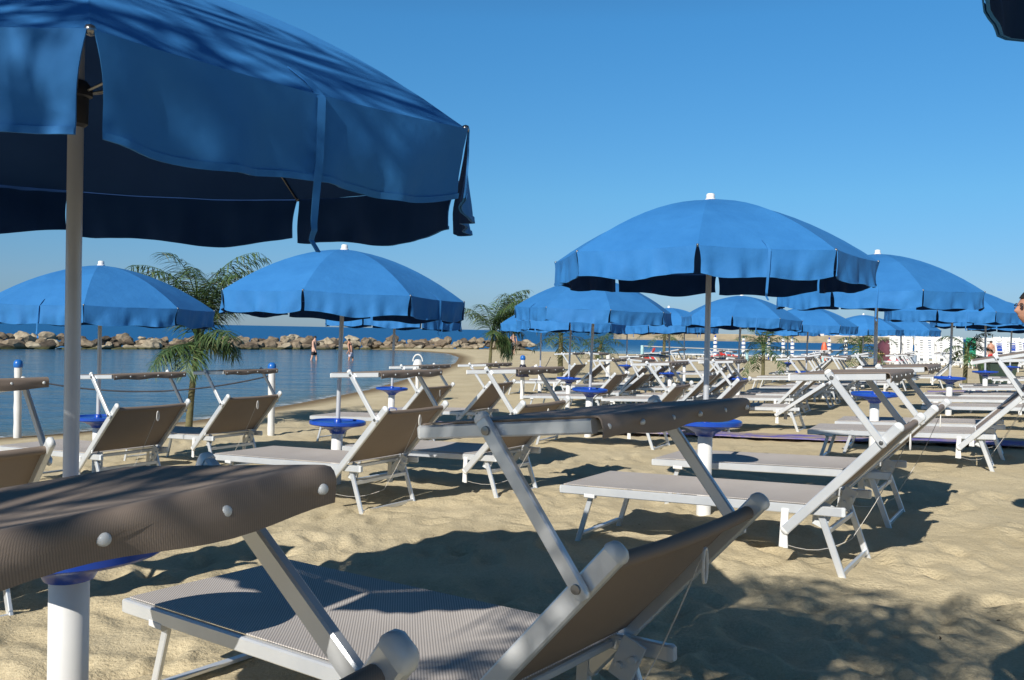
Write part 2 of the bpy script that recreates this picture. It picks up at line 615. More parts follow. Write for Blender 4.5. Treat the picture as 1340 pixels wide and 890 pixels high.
ang_w = np.concatenate([np.linspace(R(-50), R(40), 300), np.linspace(R(43), R(307), 50)])
rad_w = [6.0]
while rad_w[-1] < 12000:
    rad_w.append(rad_w[-1] * (1.012 if rad_w[-1] < 110 else 1.1))
X, Y, Q = polar_grid(ang_w, rad_w)
keep = shore_dist(X, Y) < 2.0
okq = keep[Q].any(axis=1)
Q = Q[okq]
used = np.unique(Q)
remap = -np.ones(len(X), int)
remap[used] = np.arange(len(used))
me = bpy.data.meshes.new('sea')
me.from_pydata(np.stack([X[used], Y[used], np.full(len(used), WATER_Z)], -1).tolist(), [], remap[Q].tolist())
sd = shore_dist(X[used], Y[used])
# breakwater line: beyond it the open sea is deeper blue
bw = (Y[used] - (52 + (X[used] + 58) * 0.62))
val = np.where(sd > 0, 1.0, np.exp(sd / 8.0) * 0.30 + 0.70 * np.exp(sd / 3.0))
val = np.where((bw > 0) & (X[used] < 3), 0.0, np.clip(val, 0.36, 1))
val = np.where((Y[used] > 90), np.minimum(val, 0.30 * np.clip((150 - Y[used]) / 60, 0, 1)), val)
at = me.attributes.new('shore', 'FLOAT', 'POINT')
at.data.foreach_set('value', val.astype(np.float32))
me.materials.append(MATS['water'])
me.polygons.foreach_set('use_smooth', [True] * len(me.polygons))
me.update()
sea = ob('sea', me)
sea['kind'] = 'structure'


# ------------------------------------------------------------------ breakwater boulders
def rock_mesh(seed):
    rr = random.Random(seed)
    import bmesh
    bm = bmesh.new()
    bmesh.ops.create_icosphere(bm, subdivisions=3, radius=0.5)
    planes = []
    for _ in range(14):
        nrm = Vector((rr.gauss(0, 1), rr.gauss(0, 1), rr.gauss(0, 0.8))).normalized()
        planes.append((nrm, rr.uniform(0.25, 0.42)))
    off = Vector((seed * 3.7, 1.1, 5.2))
    for v in bm.verts:
        p = v.co.copy()
        for nrm, dd in planes:
            e = p.dot(nrm) - dd
            if e > 0:
                p -= nrm * e * 0.93
        p *= 1 + 0.20 * noise.noise(p * 4 + off) + 0.10 * noise.noise(p * 11 + off)
        v.co = p
    me = bpy.data.meshes.new('boulder')
    bm.to_mesh(me)
    bm.free()
    me.polygons.foreach_set('use_smooth', [True] * len(me.polygons))
    me.set_sharp_from_angle(angle=R(17))
    me.materials.append(MATS['boulder'])
    return me


rocks = [rock_mesh(i + 1) for i in range(10)]
BW = [Vector((-58, 47.5)), Vector((-36, 60.5)), Vector((-24, 70)), Vector((-13, 79.5)), (Vector((-5, 84))), Vector((1.6, 85.5))]
seg = [(BW[i], BW[i + 1], (BW[i + 1] - BW[i]).length) for i in range(len(BW) - 1)]
total = sum(s[2] for s in seg)


def along_bw(t):
    for a, b_, l in seg:
        if t <= l:
            return a + (b_ - a) * (t / l), (b_ - a).normalized()
        t -= l
    return seg[-1][1], (seg[-1][1] - seg[-1][0]).normalized()


rr = random.Random(3)
n_rock = 0
for row, (off, zc, s0, s1, step) in enumerate([(-2.0, -0.44, 0.8, 1.7, 0.92), (-0.9, -0.10, 0.7, 1.55, 0.80), (0.3, 0.16, 0.6, 1.5, 0.86)]):
    t = rr.uniform(0, 0.8)
    while t < total:
        p, d = along_bw(t)
        nrm = Vector((-d.y, d.x))
        sc = rr.uniform(s0, s1) * 0.88
        if row == 0 and rr.random() < 0.3:
            sc *= 1.35
        q = p + nrm * (off + rr.uniform(-0.4, 0.4))
        o = ob('boulder', rocks[rr.randrange(10)], None, (q.x, q.y, zc + rr.uniform(-0.18, 0.22)))
        o.scale = (sc * rr.uniform(0.95, 1.5), sc * rr.uniform(0.8, 1.2), sc * rr.uniform(0.55, 0.85) * (0.75 if row == 0 else 1))
        o.rotation_euler = (rr.uniform(-0.35, 0.35), rr.uniform(-0.35, 0.35), math.atan2(d.y, d.x) + rr.uniform(-0.6, 0.6))
        tag(o, 'weathered tan boulder piled into the long breakwater across the lagoon', 'boulder', 'boulders of the breakwater')
        n_rock += 1
        t += 0.87 * step * rr.uniform(0.75, 1.25) * (0.55 + 0.45 * sc)

# far quay beyond the second bay, with pale sheds on it
mb = MB()
mb.beam((30, 250, 0.3), (118, 262, 0.3), 9.0, 2.6, (0, 0, 1), 0.06)
mb.beam((30, 246, -0.4), (118, 258, -0.4), 6.0, 1.2, (0, 0, 1), 0.1)
o = tag(ob('quay', mb.mesh('quay', 'quay_stone')), 'long low beige stone quay across the far bay', 'quay')
for i, (x, w, h) in enumerate([(86, 9, 2.8), (97, 8, 3.4), (108, 11, 3.1)]):
    y = 250 + (x - 30) * 12 / 88
    mb = MB()
    mb.rings([[Vector((x - w / 2, y - 2.5 + 5 * k, 1.5)), Vector((x + w / 2, y - 2.5 + 5 * k, 1.5)), Vector((x + w / 2, y - 2.5 + 5 * k, 1.5 + h * 0.6)),
               Vector((x, y - 2.5 + 5 * k, 1.5 + h)), Vector((x - w / 2, y - 2.5 + 5 * k, 1.5 + h * 0.6))] for k in (0, 1)])
    tag(ob('quay_shed', mb.mesh('quay_shed', 'quay_white')), ['low white shed at the left of three on the far quay', 'white shed in the middle of three on the far quay', 'broad white shed at the right end of the far quay'][i], 'shed', 'sheds on the far quay')


# ------------------------------------------------------------------ walkway mats on the sand
def mat_strip(name, pts, width, label):
    P = [Vector(p) for p in pts]
    # resample
    out = []
    for i in range(len(P) - 1):
        k = max(2, int((P[i + 1] - P[i]).length / 0.25))
        out += [P[i].lerp(P[i + 1], j / k) for j in range(k)]
    out.append(P[-1])
    rows = []
    for i, p in enumerate(out):
        d = (out[min(i + 1, len(out) - 1)] - out[max(i - 1, 0)]).normalized()
        nrm = Vector((-d.y, d.x))
        row = []
        for w in (-0.5, -0.25, 0, 0.25, 0.5):
            q = p + nrm * (w * width * (1 + 0.08 * noise.noise(Vector((i * 0.3, w, 0)))))
            row.append((q.x, q.y, gz(q.x, q.y) + 0.048 + 0.008 * noise.noise(Vector((q.x * 3, q.y * 3, 0)))))
        rows.append(row)
    mb = MB()
    n = len(rows)
    mb.sheet(lambda u, v: rows[int(round(u * (n - 1)))][int(round(v * 4))], n - 1, 4, -0.012)
    return tag(ob(name, mb.mesh(name, 'mat_violet', 60)), label, 'walkway mat')


mat_strip('walkway_mat', [(-2.5, 17.2), (0.6, 15.25), (3.15, 13.6), (4.6, 12.6), (6.7, 11.6), (10, 9.9)], 0.62, 'long violet blue walkway mat laid across the sand between the rows of sunbeds')
mat_strip('walkway_mat', [(12.6, 26.6), (14.0, 26.0)], 0.9, 'short violet mat on the sand at the foot of the small right-hand palm')


# ------------------------------------------------------------------ umbrella
UR, URIM, UAPEX, UVAL = 1.27, 2.03, 2.53, 0.20


def dome(r):
    t = r / UR
    return URIM + (UAPEX - URIM) * (1 - (0.12 * t + 0.88 * t ** 1.9))


def canopy_mb():
    mb = MB()
    nr, nseg = 10, 8
    for k in range(8):
        a0, a1 = R(45 * k), R(45 * (k + 1))

        def fn(u, v, a0=a0, a1=a1, k=k):
            r = 0.03 + (UR - 0.03) * v
            p0 = Vector((r * math.cos(a0), r * math.sin(a0), dome(r)))
            p1 = Vector((r * math.cos(a1), r * math.sin(a1), dome(r)))
            p = p0.lerp(p1, u)
            sag = 4 * u * (1 - u)
            p.z -= 0.012 * sag * v
            p.z += 0.006 * noise.noise(Vector((p.x * 4, p.y * 4, k))) * sag
            return p
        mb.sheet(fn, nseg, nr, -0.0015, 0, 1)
    return mb


def valance_mb(k):
    mb = MB()
    rr = random.Random(40 + k)
    a0, a1 = R(45 * k), R(45 * (k + 1))
    ph, w = rr.uniform(0, 6), rr.choice([5, 6, 7])
    ph2 = rr.uniform(0, 6)
    lean = rr.uniform(-0.02, 0.015)
    g0, g1 = rr.uniform(0.014, 0.030), rr.uniform(0.014, 0.030)
    if k == 0:
        g1 = 0.006
    if k == 1:
        g0 = 0.006

    def fn(u, v):
        gp = math.sin(math.pi / 2 * min(1, 1.35 * v)) ** 0.9
        uu = (0.003 + g0 * gp) + u * (1 - 0.006 - (g0 + g1) * gp)
        p0 = Vector((UR * math.cos(a0), UR * math.sin(a0), URIM))
        p1 = Vector((UR * math.cos(a1), UR * math.sin(a1), URIM))
        p = p0.lerp(p1, uu)
        p.z -= 0.012 * 4 * uu * (1 - uu)
        am = (a0 + a1) / 2
        out = Vector((math.cos(am), math.sin(am), 0))
        rip = math.sin(w * math.pi * u + ph) * 0.011 + math.sin(2.3 * w * math.pi * u + ph2) * 0.005
        rip += 0.030 * noise.noise(Vector((u * 9, v * 1.0, k * 7.3))) + 0.006 * noise.noise(Vector((u * 17, v * 1.5, k * 3.1)))
        edge = abs(2 * u - 1) ** 6 * 0.018
        p += out * ((rip + lean - edge) * v + 0.004)
        p.z -= v * (UVAL + 0.012 * math.sin(3 * math.pi * u + ph2) + 0.018 * 4 * u * (1 - u) - 0.018)
        return p
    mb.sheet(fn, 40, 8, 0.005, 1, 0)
    # hem along the lower edge
    mb.sheet(lambda u, v: Vector(fn(u, 0.93 + 0.075 * v)) + Vector((math.cos((a0 + a1) / 2), math.sin((a0 + a1) / 2), 0)) * 0.0075, 40, 1, 0.002, 0, 0)
    return mb


def umbrella_parts():
    """list of (part, parent part, MB, material, smooth)"""
    L = []
    mb = MB()
    mb.lathe([(0.058, -0.45), (0.058, 0.69), (0.050, 0.70), (0.0, 0.70)], 28)
    L.append(('post', None, mb, 'white_post', 40))
    mb = MB()
    mb.lathe([(0.052, 0.625), (0.072, 0.63), (0.085, 0.655), (0.150, 0.690), (0.235, 0.712), (0.278, 0.718), (0.288, 0.728), (0.288, 0.752), (0.280, 0.760), (0.270, 0.757),
              (0.262, 0.744), (0.100, 0.738), (0.04, 0.745), (0.035, 0.775), (0.024, 0.785), (0.0, 0.785)], 48)
    L.append(('tray', None, mb, 'blue_plastic', 40))
    mb = MB()
    mb.lathe([(0.0225, 0.70), (0.0225, 2.45), (0.0, 2.46)], 20)
    L.append(('pole', None, mb, 'pole_metal', 40))
    L.append(('canopy', None, canopy_mb(), ['blue_canvas', 'shaded_canvas'], 40))
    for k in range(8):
        L.append(('valance_flap', 'canopy', valance_mb(k), ['blue_canvas', 'shaded_canvas'], 60))
    # tie strap in the middle of the first panel
    mb = MB()
    am = R(22.5)
    c = Vector((math.cos(am), math.sin(am), 0))
    t = Vector((-c.y, c.x, 0))
    rc = UR * math.cos(R(22.5))
    path = [(rc - 0.09, dome((rc - 0.09) / math.cos(R(22.5))) - 0.004), (rc - 0.03, dome((rc - 0.03) / math.cos(R(22.5))) + 0.001), (rc + 0.017, URIM - 0.02), (rc + 0.022, URIM - 0.15), (rc + 0.018, URIM - 0.28), (rc + 0.022, URIM - 0.31), (rc + 0.005, URIM - 0.33), (rc + 0.02, URIM - 0.355)]

    def fs(u, v):
        x = u * (len(path) - 1)
        i = min(int(x), len(path) - 2)
        f = x - i
        r = path[i][0] + (path[i + 1][0] - path[i][0]) * f
        z = path[i][1] + (path[i + 1][1] - path[i][1]) * f
        tw = 0.5 * math.sin(u * 5)
        return c * (r + (v - 0.5) * 0.014 * tw) + t * ((v - 0.5) * 0.016 + 0.008 * math.sin(u * 7)) + Vector((0, 0, z))
    mb.sheet(fs, 28, 2, 0.003)
    L.append(('tie_strap', 'canopy', mb, 'blue_canvas', 60))
    for k in range(8):
        a = R(45 * k)
        d = Vector((math.cos(a), math.sin(a), 0))
        mb = MB()
        pts = [d * r + Vector((0, 0, dome(r) - 0.010)) for r in (0.04, 0.25, 0.5, 0.75, 1.0, 1.15, 1.262)]
        mb.tube(pts, 0.0045, 6)
        q = d * 1.268 + Vector((0, 0, URIM))
        mb.lathe([(0.0, -0.011), (0.008, -0.008), (0.011, 0.0), (0.008, 0.008), (0.0, 0.011)], 10, q)
        mb.tube([d * 0.03 + Vector((0, 0, 2.185)), d * 0.62 + Vector((0, 0, dome(0.62) - 0.014))], 0.004, 6)
        L.append(('rib', None, mb, 'steel', 50))
    mb = MB()
    mb.lathe([(0.023, 2.08), (0.034, 2.09), (0.036, 2.17), (0.046, 2.175), (0.046, 2.20), (0.030, 2.22), (0.023, 2.22)], 20)
    L.append(('runner', None, mb, 'dark_collar', 40))
    mb = MB()
    mb.lathe([(0.0, UAPEX - 0.03), (0.045, UAPEX - 0.02), (0.043, UAPEX + 0.008), (0.034, UAPEX + 0.012), (0.034, UAPEX + 0.042), (0.026, UAPEX + 0.052), (0.0, UAPEX + 0.055)], 20)
    L.append(('finial', None, mb, 'white_plastic', 40))
    return L


UP = [(n_, p_, mb.mesh('umbrella_' + n_, m_, sm), m_) for n_, p_, mb, m_, sm in umbrella_parts()]


def umbrella(x, y, rot, label, tilt=(0, 0), dz=0.0, drop=0.0):
    e = ob('beach_umbrella', None, None, (x, y, gz(x, y) + dz))
    e.empty_display_size = 0.2
    if tilt == (0, 0):
        tilt = (random.uniform(-1.6, 1.6), random.uniform(-1.6, 1.6))
    e.rotation_euler = (R(tilt[0]), R(tilt[1]), R(rot))
    tag(e, label, 'umbrella', 'blue beach umbrellas with white posts and trays')
    made = {}
    for n_, p_, me_, m_ in UP:
        o = ob(n_, me_, made[p_] if p_ else e)
        if drop and not p_ and n_ not in ('post', 'tray'):
            o.location.z = -drop          # the pole is pushed deeper into its post
        if n_ not in made:
            made[n_] = o
    return e


# ------------------------------------------------------------------ sunbed
def bed_parts(theta, canopy=True, ctilt=7.0, cpitch=None, rail_top=0.69):
    th = R(theta)
    L = []
    SZ0, SLOPE, SL, HW = 0.37, 0.04, 1.74, 0.37

    def sz(x):
        return SZ0 + SLOPE * x
    # seat frame: two side rails, foot bar, middle bar
    mb = MB()
    for s in (-1, 1):
        mb.beam((0, s * HW, sz(0) - 0.028), (SL + 0.14, s * HW, sz(SL + 0.14) - 0.028), 0.030, 0.056, (0, 0, 1))
    mb.beam((0.025, -HW + 0.012, sz(0) - 0.028), (0.025, HW - 0.012, sz(0) - 0.028), 0.034, 0.050, (0, 0, 1))
    mb.beam((1.67, -HW + 0.012, sz(1.67) - 0.035), (1.67, HW - 0.012, sz(1.67) - 0.035), 0.03, 0.03, (0, 0, 1))
    L.append(('seat_frame', None, mb, 'aluminium', 40))
    for s in (-1, 1):
        mb = MB()
        mb.beam((SL + 0.139, s * HW, sz(SL + 0.14) - 0.028), (SL + 0.16, s * HW, sz(SL + 0.16) - 0.028), 0.032, 0.058, (0, 0, 1), 0.2, [(0, 1), (0.6, 1), (1, 0.8)])
        L.append(('rail_plug', 'seat_frame', mb, 'cap_plastic', 40))
        mb = MB()
        mb.beam((0.001, s * HW, sz(0) - 0.028), (-0.012, s * HW, sz(0) - 0.028), 0.029, 0.055, (0, 0, 1), 0.2, [(0, 1), (0.6, 0.98), (1, 0.75)])
        L.append(('rail_plug', 'seat_frame', mb, 'cap_plastic', 40))
    # seat sling
    mb = MB()
    hw = HW - 0.006

    def fs(u, v):
        x = 0.010 + u * 1.69
        y = -hw + 2 * hw * v
        sag = 4 * v * (1 - v) * 4 * min(u, 1 - u) * (1 - min(u, 1 - u))
        return (x, y, sz(x) + 0.004 - 0.022 * sag)
    mb.sheet(fs, 16, 10, -0.004)
    L.append(('seat_sling', None, mb, 'taupe_sling', 60))
    # backrest
    px, pz = 1.70, sz(1.70) - 0.012
    dx, dz = math.cos(th), math.sin(th)

    def bp(s, y, n=0.0):
        return Vector((px + s * dx - n * dz, y, pz + s * dz + n * dx))
    HB = HW + 0.034
    upv = Vector((-dz, 0, dx))
    for s in (-1, 1):
        mb = MB()
        mb.beam(bp(-0.20, s * HB), bp(rail_top, s * HB), 0.030, 0.056, upv)
        L.append(('backrest_rail', None, mb, 'aluminium', 40))
        mb = MB()
        mb.beam(bp(rail_top - 0.002, s * HB), bp(rail_top + 0.030, s * HB), 0.033, 0.060, upv, 0.25, [(0, 1), (0.25, 1.02), (0.6, 0.9), (0.85, 0.65), (1, 0.3)])
        L.append(('end_cap', 'backrest_rail', mb, 'cap_plastic', 50))
        mb = MB()
        mb.beam(bp(-0.199, s * HB), bp(-0.225, s * HB), 0.033, 0.060, upv, 0.25, [(0, 1), (0.25, 1.02), (0.6, 0.9), (0.85, 0.65), (1, 0.3)])
        L.append(('end_cap', 'backrest_rail', mb, 'white_plastic', 50))
    mb = MB()
    hb = HB - 0.014

    def fb(u, v):
        s_ = 0.03 + u * (rail_top - 0.075)
        y = -hb + 2 * hb * v
        if u > 0.999:
            pass
        sag = 4 * v * (1 - v) * 4 * u * (1 - u)
        return bp(s_, y, 0.010 - 0.045 * sag)
    mb.sheet(fb, 14, 10, -0.004)
    # rolled hem over the head bar
    rr_ = []
    for i in range(11):
        y = -hb + 2 * hb * i / 10
        c = bp(rail_top - 0.045, y, 0.0 - 0.010 * math.sin(math.pi * i / 10))
        rr_.append([c + Vector((dx, 0, dz)) * (0.021 * math.cos(2 * math.pi * k / 12)) + upv * (0.021 * math.sin(2 * math.pi * k / 12)) for k in range(12)])
    mb.rings(rr_)
    L.append(('backrest_sling', None, mb, 'brown_sling', 60))
    # white adjusting loop at the back of the sling
    mb = MB()
    loop = [bp(rail_top - 0.07, 0.05 + 0.012 * math.cos(t), -0.055) + Vector((0.004, 0, -0.035 + 0.05 * math.sin(t))) for t in [i * 2 * math.pi / 14 for i in range(15)]]
    mb.tube(loop, 0.0045, 6)
    L.append(('pull_loop', 'backrest_sling', mb, 'white_plastic', 60))
    # legs
    ytop, z0 = 0.325, -0.10
    for s in (-1, 1):
        mb = MB()
        mb.beam((0.215, s * (ytop), sz(0.2) - 0.05), (0.085, s * ytop, z0), 0.036, 0.020, (0, 1, 0))
        L.append(('leg', None, mb, 'aluminium', 40))
        mb = MB()
        mb.beam((0.185, s * (HW + 0.0), sz(0.2) - 0.058), (0.265, s * (HW + 0.0), sz(0.2) - 0.058), 0.034, 0.032, (0, 0, 1))
        L.append(('leg_bracket', None, mb, 'white_plastic', 40))
    for s in (-1, 1):
        mb = MB()
        mb.beam(bp(0.03, s * (HW - 0.030), -0.02), (1.93, s * (HW - 0.030), z0), 0.040, 0.022, (0, 1, 0))
        L.append(('leg', None, mb, 'aluminium', 40))
    mb = MB()
    mb.beam((0.112, -ytop + 0.01, 0.028), (0.112, ytop - 0.01, 0.028), 0.036, 0.018, (0, 0, 1))
    L.append(('crossbar', None, mb, 'aluminium', 40))
    mb = MB()
    mb.beam((1.878, -HW + 0.04, 0.045), (1.878, HW - 0.04, 0.045), 0.020, 0.036, (0, 0, 1))
    L.append(('crossbar', None, mb, 'aluminium', 40))
    mb = MB()
    mb.beam((1.79, -HW + 0.04, 0.285), (1.79, HW - 0.04, 0.285), 0.020, 0.034, (0, 0, 1))
    L.append(('crossbar', None, mb, 'aluminium', 40))
    # ratchet strips and bracket plates
    for s in (-1, 1):
        mb = MB()
        mb.beam((1.555, s * (HW + 0.019), sz(1.55) - 0.03), (1.545, s * (HW + 0.019), 0.17), 0.008, 0.045, (1, 0, 0))
        mb.beam((1.560, s * (HW + 0.028), 0.25), (1.565, s * (HW + 0.028), 0.17), 0.014, 0.03, (1, 0, 0))
        L.append(('ratchet_strip', None, mb, 'white_plastic', 40))
        mb = MB()
        mb.beam((1.735, s * (HW - 0.055), sz(1.7) - 0.13), (1.79, s * (HW - 0.055), sz(1.7) + 0.01), 0.010, 0.085, (1, 0, 0))
        for q in ((1.74, -0.08), (1.79, -0.05)):
            mb.lathe([(0.0, -0.012), (0.013, -0.010), (0.013, 0.010), (0.0, 0.012)], 10, (q[0], s * (HW - 0.066), sz(1.7) + q[1]), 'Y')
        L.append(('hinge_plate', None, mb, 'cap_plastic', 40))
    # cord
    mb = MB()
    c0, c1, c2 = Vector((1.56, -HW - 0.03, 0.19)), Vector((1.87, -0.05, 0.20)), bp(rail_top - 0.09, 0.05, -0.06)
    pts = [c0.lerp(c1, i / 6) + Vector((0, 0, -0.05 * math.sin(math.pi * i / 6))) for i in range(7)] + [c1.lerp(c2, i / 8) + Vector((0.02 * math.sin(math.pi * i / 8), 0, 0)) for i in range(1, 9)]
    mb.tube(pts, 0.0022, 5)
    L.append(('cord', None, mb, 'cord_white', 60))
    if canopy:
        HS = HB + 0.028
        b0 = bp(rail_top - 0.12, 0)
        ct = R(ctilt)
        cd = Vector((math.cos(ct), 0, math.sin(ct)))
        cn = Vector((-math.sin(ct), 0, math.cos(ct)))
        p_ang = R(cpitch if cpitch is not None else 50.0)
        top = Vector((b0.x - 0.45 * math.cos(p_ang), 0, b0.z + 0.45 * math.sin(p_ang)))
        sd_ = (top - Vector((b0.x, 0, b0.z))).normalized()
        HC = HS + 0.026
        for s in (-1, 1):
            mb = MB()
            a = Vector((b0.x, s * HS, b0.z)) - sd_ * 0.03
            e_ = Vector((top.x, s * HS, top.z)) + sd_ * 0.045
            mb.beam(a, e_, 0.040, 0.020, (0, 1, 0), 0.2, [(0, 0.6), (0.02, 0.92), (0.05, 1), (0.95, 1), (0.98, 0.92), (1, 0.6)])
            L.append(('canopy_strut', None, mb, 'aluminium', 40))
            mb = MB()
            mb.beam(e_ - sd_ * 0.012, e_ + sd_ * 0.008, 0.042, 0.022, (0, 1, 0), 0.25, [(0, 1), (0.3, 1.02), (0.65, 0.9), (1, 0.5)])
            L.append(('end_cap', 'canopy_strut', mb, 'white_plastic', 50))
            for q in ((b0.x, b0.z), (top.x, top.z)):
                mb = MB()
                mb.lathe([(0.0, -0.016), (0.012, -0.015), (0.014, -0.004), (0.014, 0.004), (0.012, 0.015), (0.0, 0.016)], 12, (q[0], s * (HS + (0.0 if q[0] == b0.x else 0.0)), q[1]), 'Y')
                L.append(('bolt', 'canopy_strut', mb, 'steel', 40))

        def cp(a_, y, n=0.0):         # a_ metres from the strut pivot towards the head
            return Vector((top.x, y, top.z)) + cd * a_ + cn * n
        A0, A1 = -0.245, 0.29
        HR = HS - 0.026
        mb = MB()
        for s in (-1, 1):
            mb.beam(cp(A0, s * HR), cp(A1, s * HR), 0.026, 0.038, cn)
        mb.beam(cp(A0 + 0.02, -HR), cp(A0 + 0.02, HR), 0.03, 0.034, cn)
        mb.beam(cp(A1 - 0.02, -HR), cp(A1 - 0.02, HR), 0.03, 0.034, cn)
        L.append(('canopy_frame', None, mb, 'aluminium', 40))
        for s in (-1, 1):
            mb = MB()
            mb.beam(cp(A0 + 0.001, s * HR), cp(A0 - 0.012, s * HR), 0.025, 0.043, cn, 0.2, [(0, 1), (0.6, 0.98), (1, 0.8)])
            L.append(('rail_plug', 'canopy_frame', mb, 'white_plastic', 40))
        mb = MB()
        hc = HR + 0.005
        prof = [(A0 + 0.005, 0.021)] + [(A0 + 0.04 + (A1 - A0 - 0.06) * i / 8, 0.0225) for i in range(9)] + [(A1 + 0.013, 0.0215), (A1 + 0.0205, 0.0135), (A1 + 0.022, 0.0), (A1 + 0.021, -0.014), (A1 + 0.017, -0.032)]

        def fc(u, v):
            i = u * (len(prof) - 1)
            k = min(int(i), len(prof) - 2)
            f = i - k
            a_ = prof[k][0] + (prof[k + 1][0] - prof[k][0]) * f
            n_ = prof[k][1] + (prof[k + 1][1] - prof[k][1]) * f
            y = -hc + 2 * hc * v
            mid = max(0.0, min(1.0, (a_ - A0) / (A1 - A0)))
            sag = 4 * v * (1 - v) * 4 * mid * (1 - mid)
            n_ -= 0.020 * sag
            if u > 0.88:
                n_ += 0.006 * math.sin(v * 14) * (u - 0.88) / 0.12
                a_ += 0.004 * math.sin(v * 17 + 1)
            return cp(a_, y, n_)
        mb.sheet(fc, 26, 24, -0.004)
        L.append(('canopy_fabric', None, mb, 'brown_sling', 60))
        for i in range(6):
            y = -hc + 0.025 + (2 * hc - 0.05) * i / 5
            mb = MB()
            q = cp(A1 + 0.025, y, -0.004)
            rr_ = []
            for rad_, h in ((0.0078, -0.004), (0.0078, 0.001), (0.0064, 0.004), (0.0033, 0.0054), (0.0007, 0.0056)):
                rr_.append([q + cd * h + Vector((0, rad_ * math.cos(2 * math.pi * k / 14), 0)) + cn * (rad_ * math.sin(2 * math.pi * k / 14)) for k in range(14)])
            mb.rings(rr_)
            L.append(('stud', 'canopy_fabric', mb, 'cap_plastic', 60))
    return L


VAR = {}
BEDS = {
    'near': dict(theta=52, ctilt=6.5, cpitch=37, rail_top=0.74),
    'low': dict(theta=50, ctilt=7.0, cpitch=53),
    'mid': dict(theta=47, ctilt=3.0, cpitch=52, rail_top=0.70),
    'high': dict(theta=45, ctilt=12.0, cpitch=58, rail_top=0.74),
    'half': dict(theta=40, ctilt=-4.0, cpitch=60, rail_top=0.72),
    'flat': dict(theta=36, canopy=False),
}


def bed_meshes(v):
    if v not in VAR:
        parts = bed_parts(**BEDS[v])
        VAR[v] = [(n_, p_, mb.mesh('sunbed_' + n_, m_, sm)) for n_, p_, mb, m_, sm in parts]
        names = []
        allmb = MB()
        for n_, p_, mb, m_, sm in parts:
            if n_ in ('cord', 'bolt', 'pull_loop'):
                continue
            if m_ not in names:
                names.append(m_)
            allmb.mat = names.index(m_)
            allmb.add(mb.v, mb.f)
        VAR[v + '_one'] = allmb.mesh('sunbed', names, 40)
    return VAR[v]


BED_GROUP = 'reclining sunbeds set out in pairs under the umbrellas'


def sunbed(x, y, yaw, label, v='mid', whole=False, dz=0.0, roll=0.0):
    parts = bed_meshes(v)
    ax, ay = math.cos(R(yaw)), math.sin(R(yaw))
    z = (gz(x, y) + gz(x + 1.7 * ax, y + 1.7 * ay)) / 2 + dz
    if whole:
        o = ob('sunbed', VAR[v + '_one'], None, (x, y, z), R(yaw))
        return tag(o, label, 'sunbed', BED_GROUP)
    e = ob('sunbed', None, None, (x, y, z))
    e.empty_display_size = 0.2
    e.rotation_euler = (R(roll), 0, R(yaw))
    tag(e, label, 'sunbed', BED_GROUP)
    last = {}
    for n_, p_, me_ in parts:
        o = ob(n_, me_, last[p_] if p_ else e)
        last[n_] = o
    return e


# ------------------------------------------------------------------ umbrellas and beds: the front row
umbrella(-1.36, 2.72, -62.5, 'huge blue umbrella whose grey pole stands at the left behind the studded brown canopy', tilt=(0, 1.2), dz=0.0, drop=0.065)
umbrella(1.685, 0.62, -160, 'blue umbrella of which only a dark corner hangs into the top right', dz=0.04)
umbrella(-4.7, 4.9, -30, 'blue umbrella beyond the left edge that shades the sand by the left sunbeds')
umbrella(-4.84, 10.3, -117, 'blue umbrella nearest the lagoon, left of the tall slim palm', dz=-0.09)
umbrella(-1.80, 9.07, -50, 'blue umbrella just right of the tall slim palm, in front of the wading bathers', dz=-0.10)
umbrella(1.57, 7.07, -106, 'large sunlit blue umbrella standing in the middle above the pair of empty sunbeds', tilt=(0, -0.6))
umbrella(-2.16, 15.8, -62, 'blue umbrella half hidden behind the one next to the tall slim palm')
umbrella(1.25, 14.15, -174, 'blue umbrella behind the large middle one, beside the leaning bushy palm')
umbrella(4.66, 11.25, -135, 'blue umbrella right of the large middle one, with a wide blue tray below')
umbrella(1.32, 20.4, -95, 'small blue umbrella peeping out under the one beside the leaning bushy palm')
umbrella(0.85, 26.0, -70, 'small blue umbrella by the roped white post with dark cloth')
umbrella(3.8, 29.0, -110, 'small blue umbrella near the bare white post at the second bay')
umbrella(4.35, 24.0, -80, 'small blue umbrella with visible peak left of the large middle pole')
umbrella(6.5, 33.0, -100, 'very small blue umbrella just left of the large middle pole')
umbrella(4.86, 18.9, -112, 'blue umbrella seen right under the large middle umbrella')
umbrella(8.0, 23.9, -70, 'small blue umbrella between the middle pair of sunbeds and the small quay palm')
umbrella(8.57, 17.2, -128, 'blue umbrella behind the wide tray one, left of the small palm by the white sunbeds')
umbrella(11.0, 35.0, -90, 'very small blue umbrella in front of the far stone quay')
umbrella(11.55, 21.4, -85, 'blue umbrella in front of the man in red shorts')
umbrella(15.3, 27.0, -100, 'blue umbrella farthest to the right, by the dark green bin')
umbrella(12.0, 30.0, -60, 'small blue umbrella in front of the pink pedal boat')
umbrella(13.7, 31.0, -115, 'small blue umbrella with a tray in front of the upright white sunbeds')

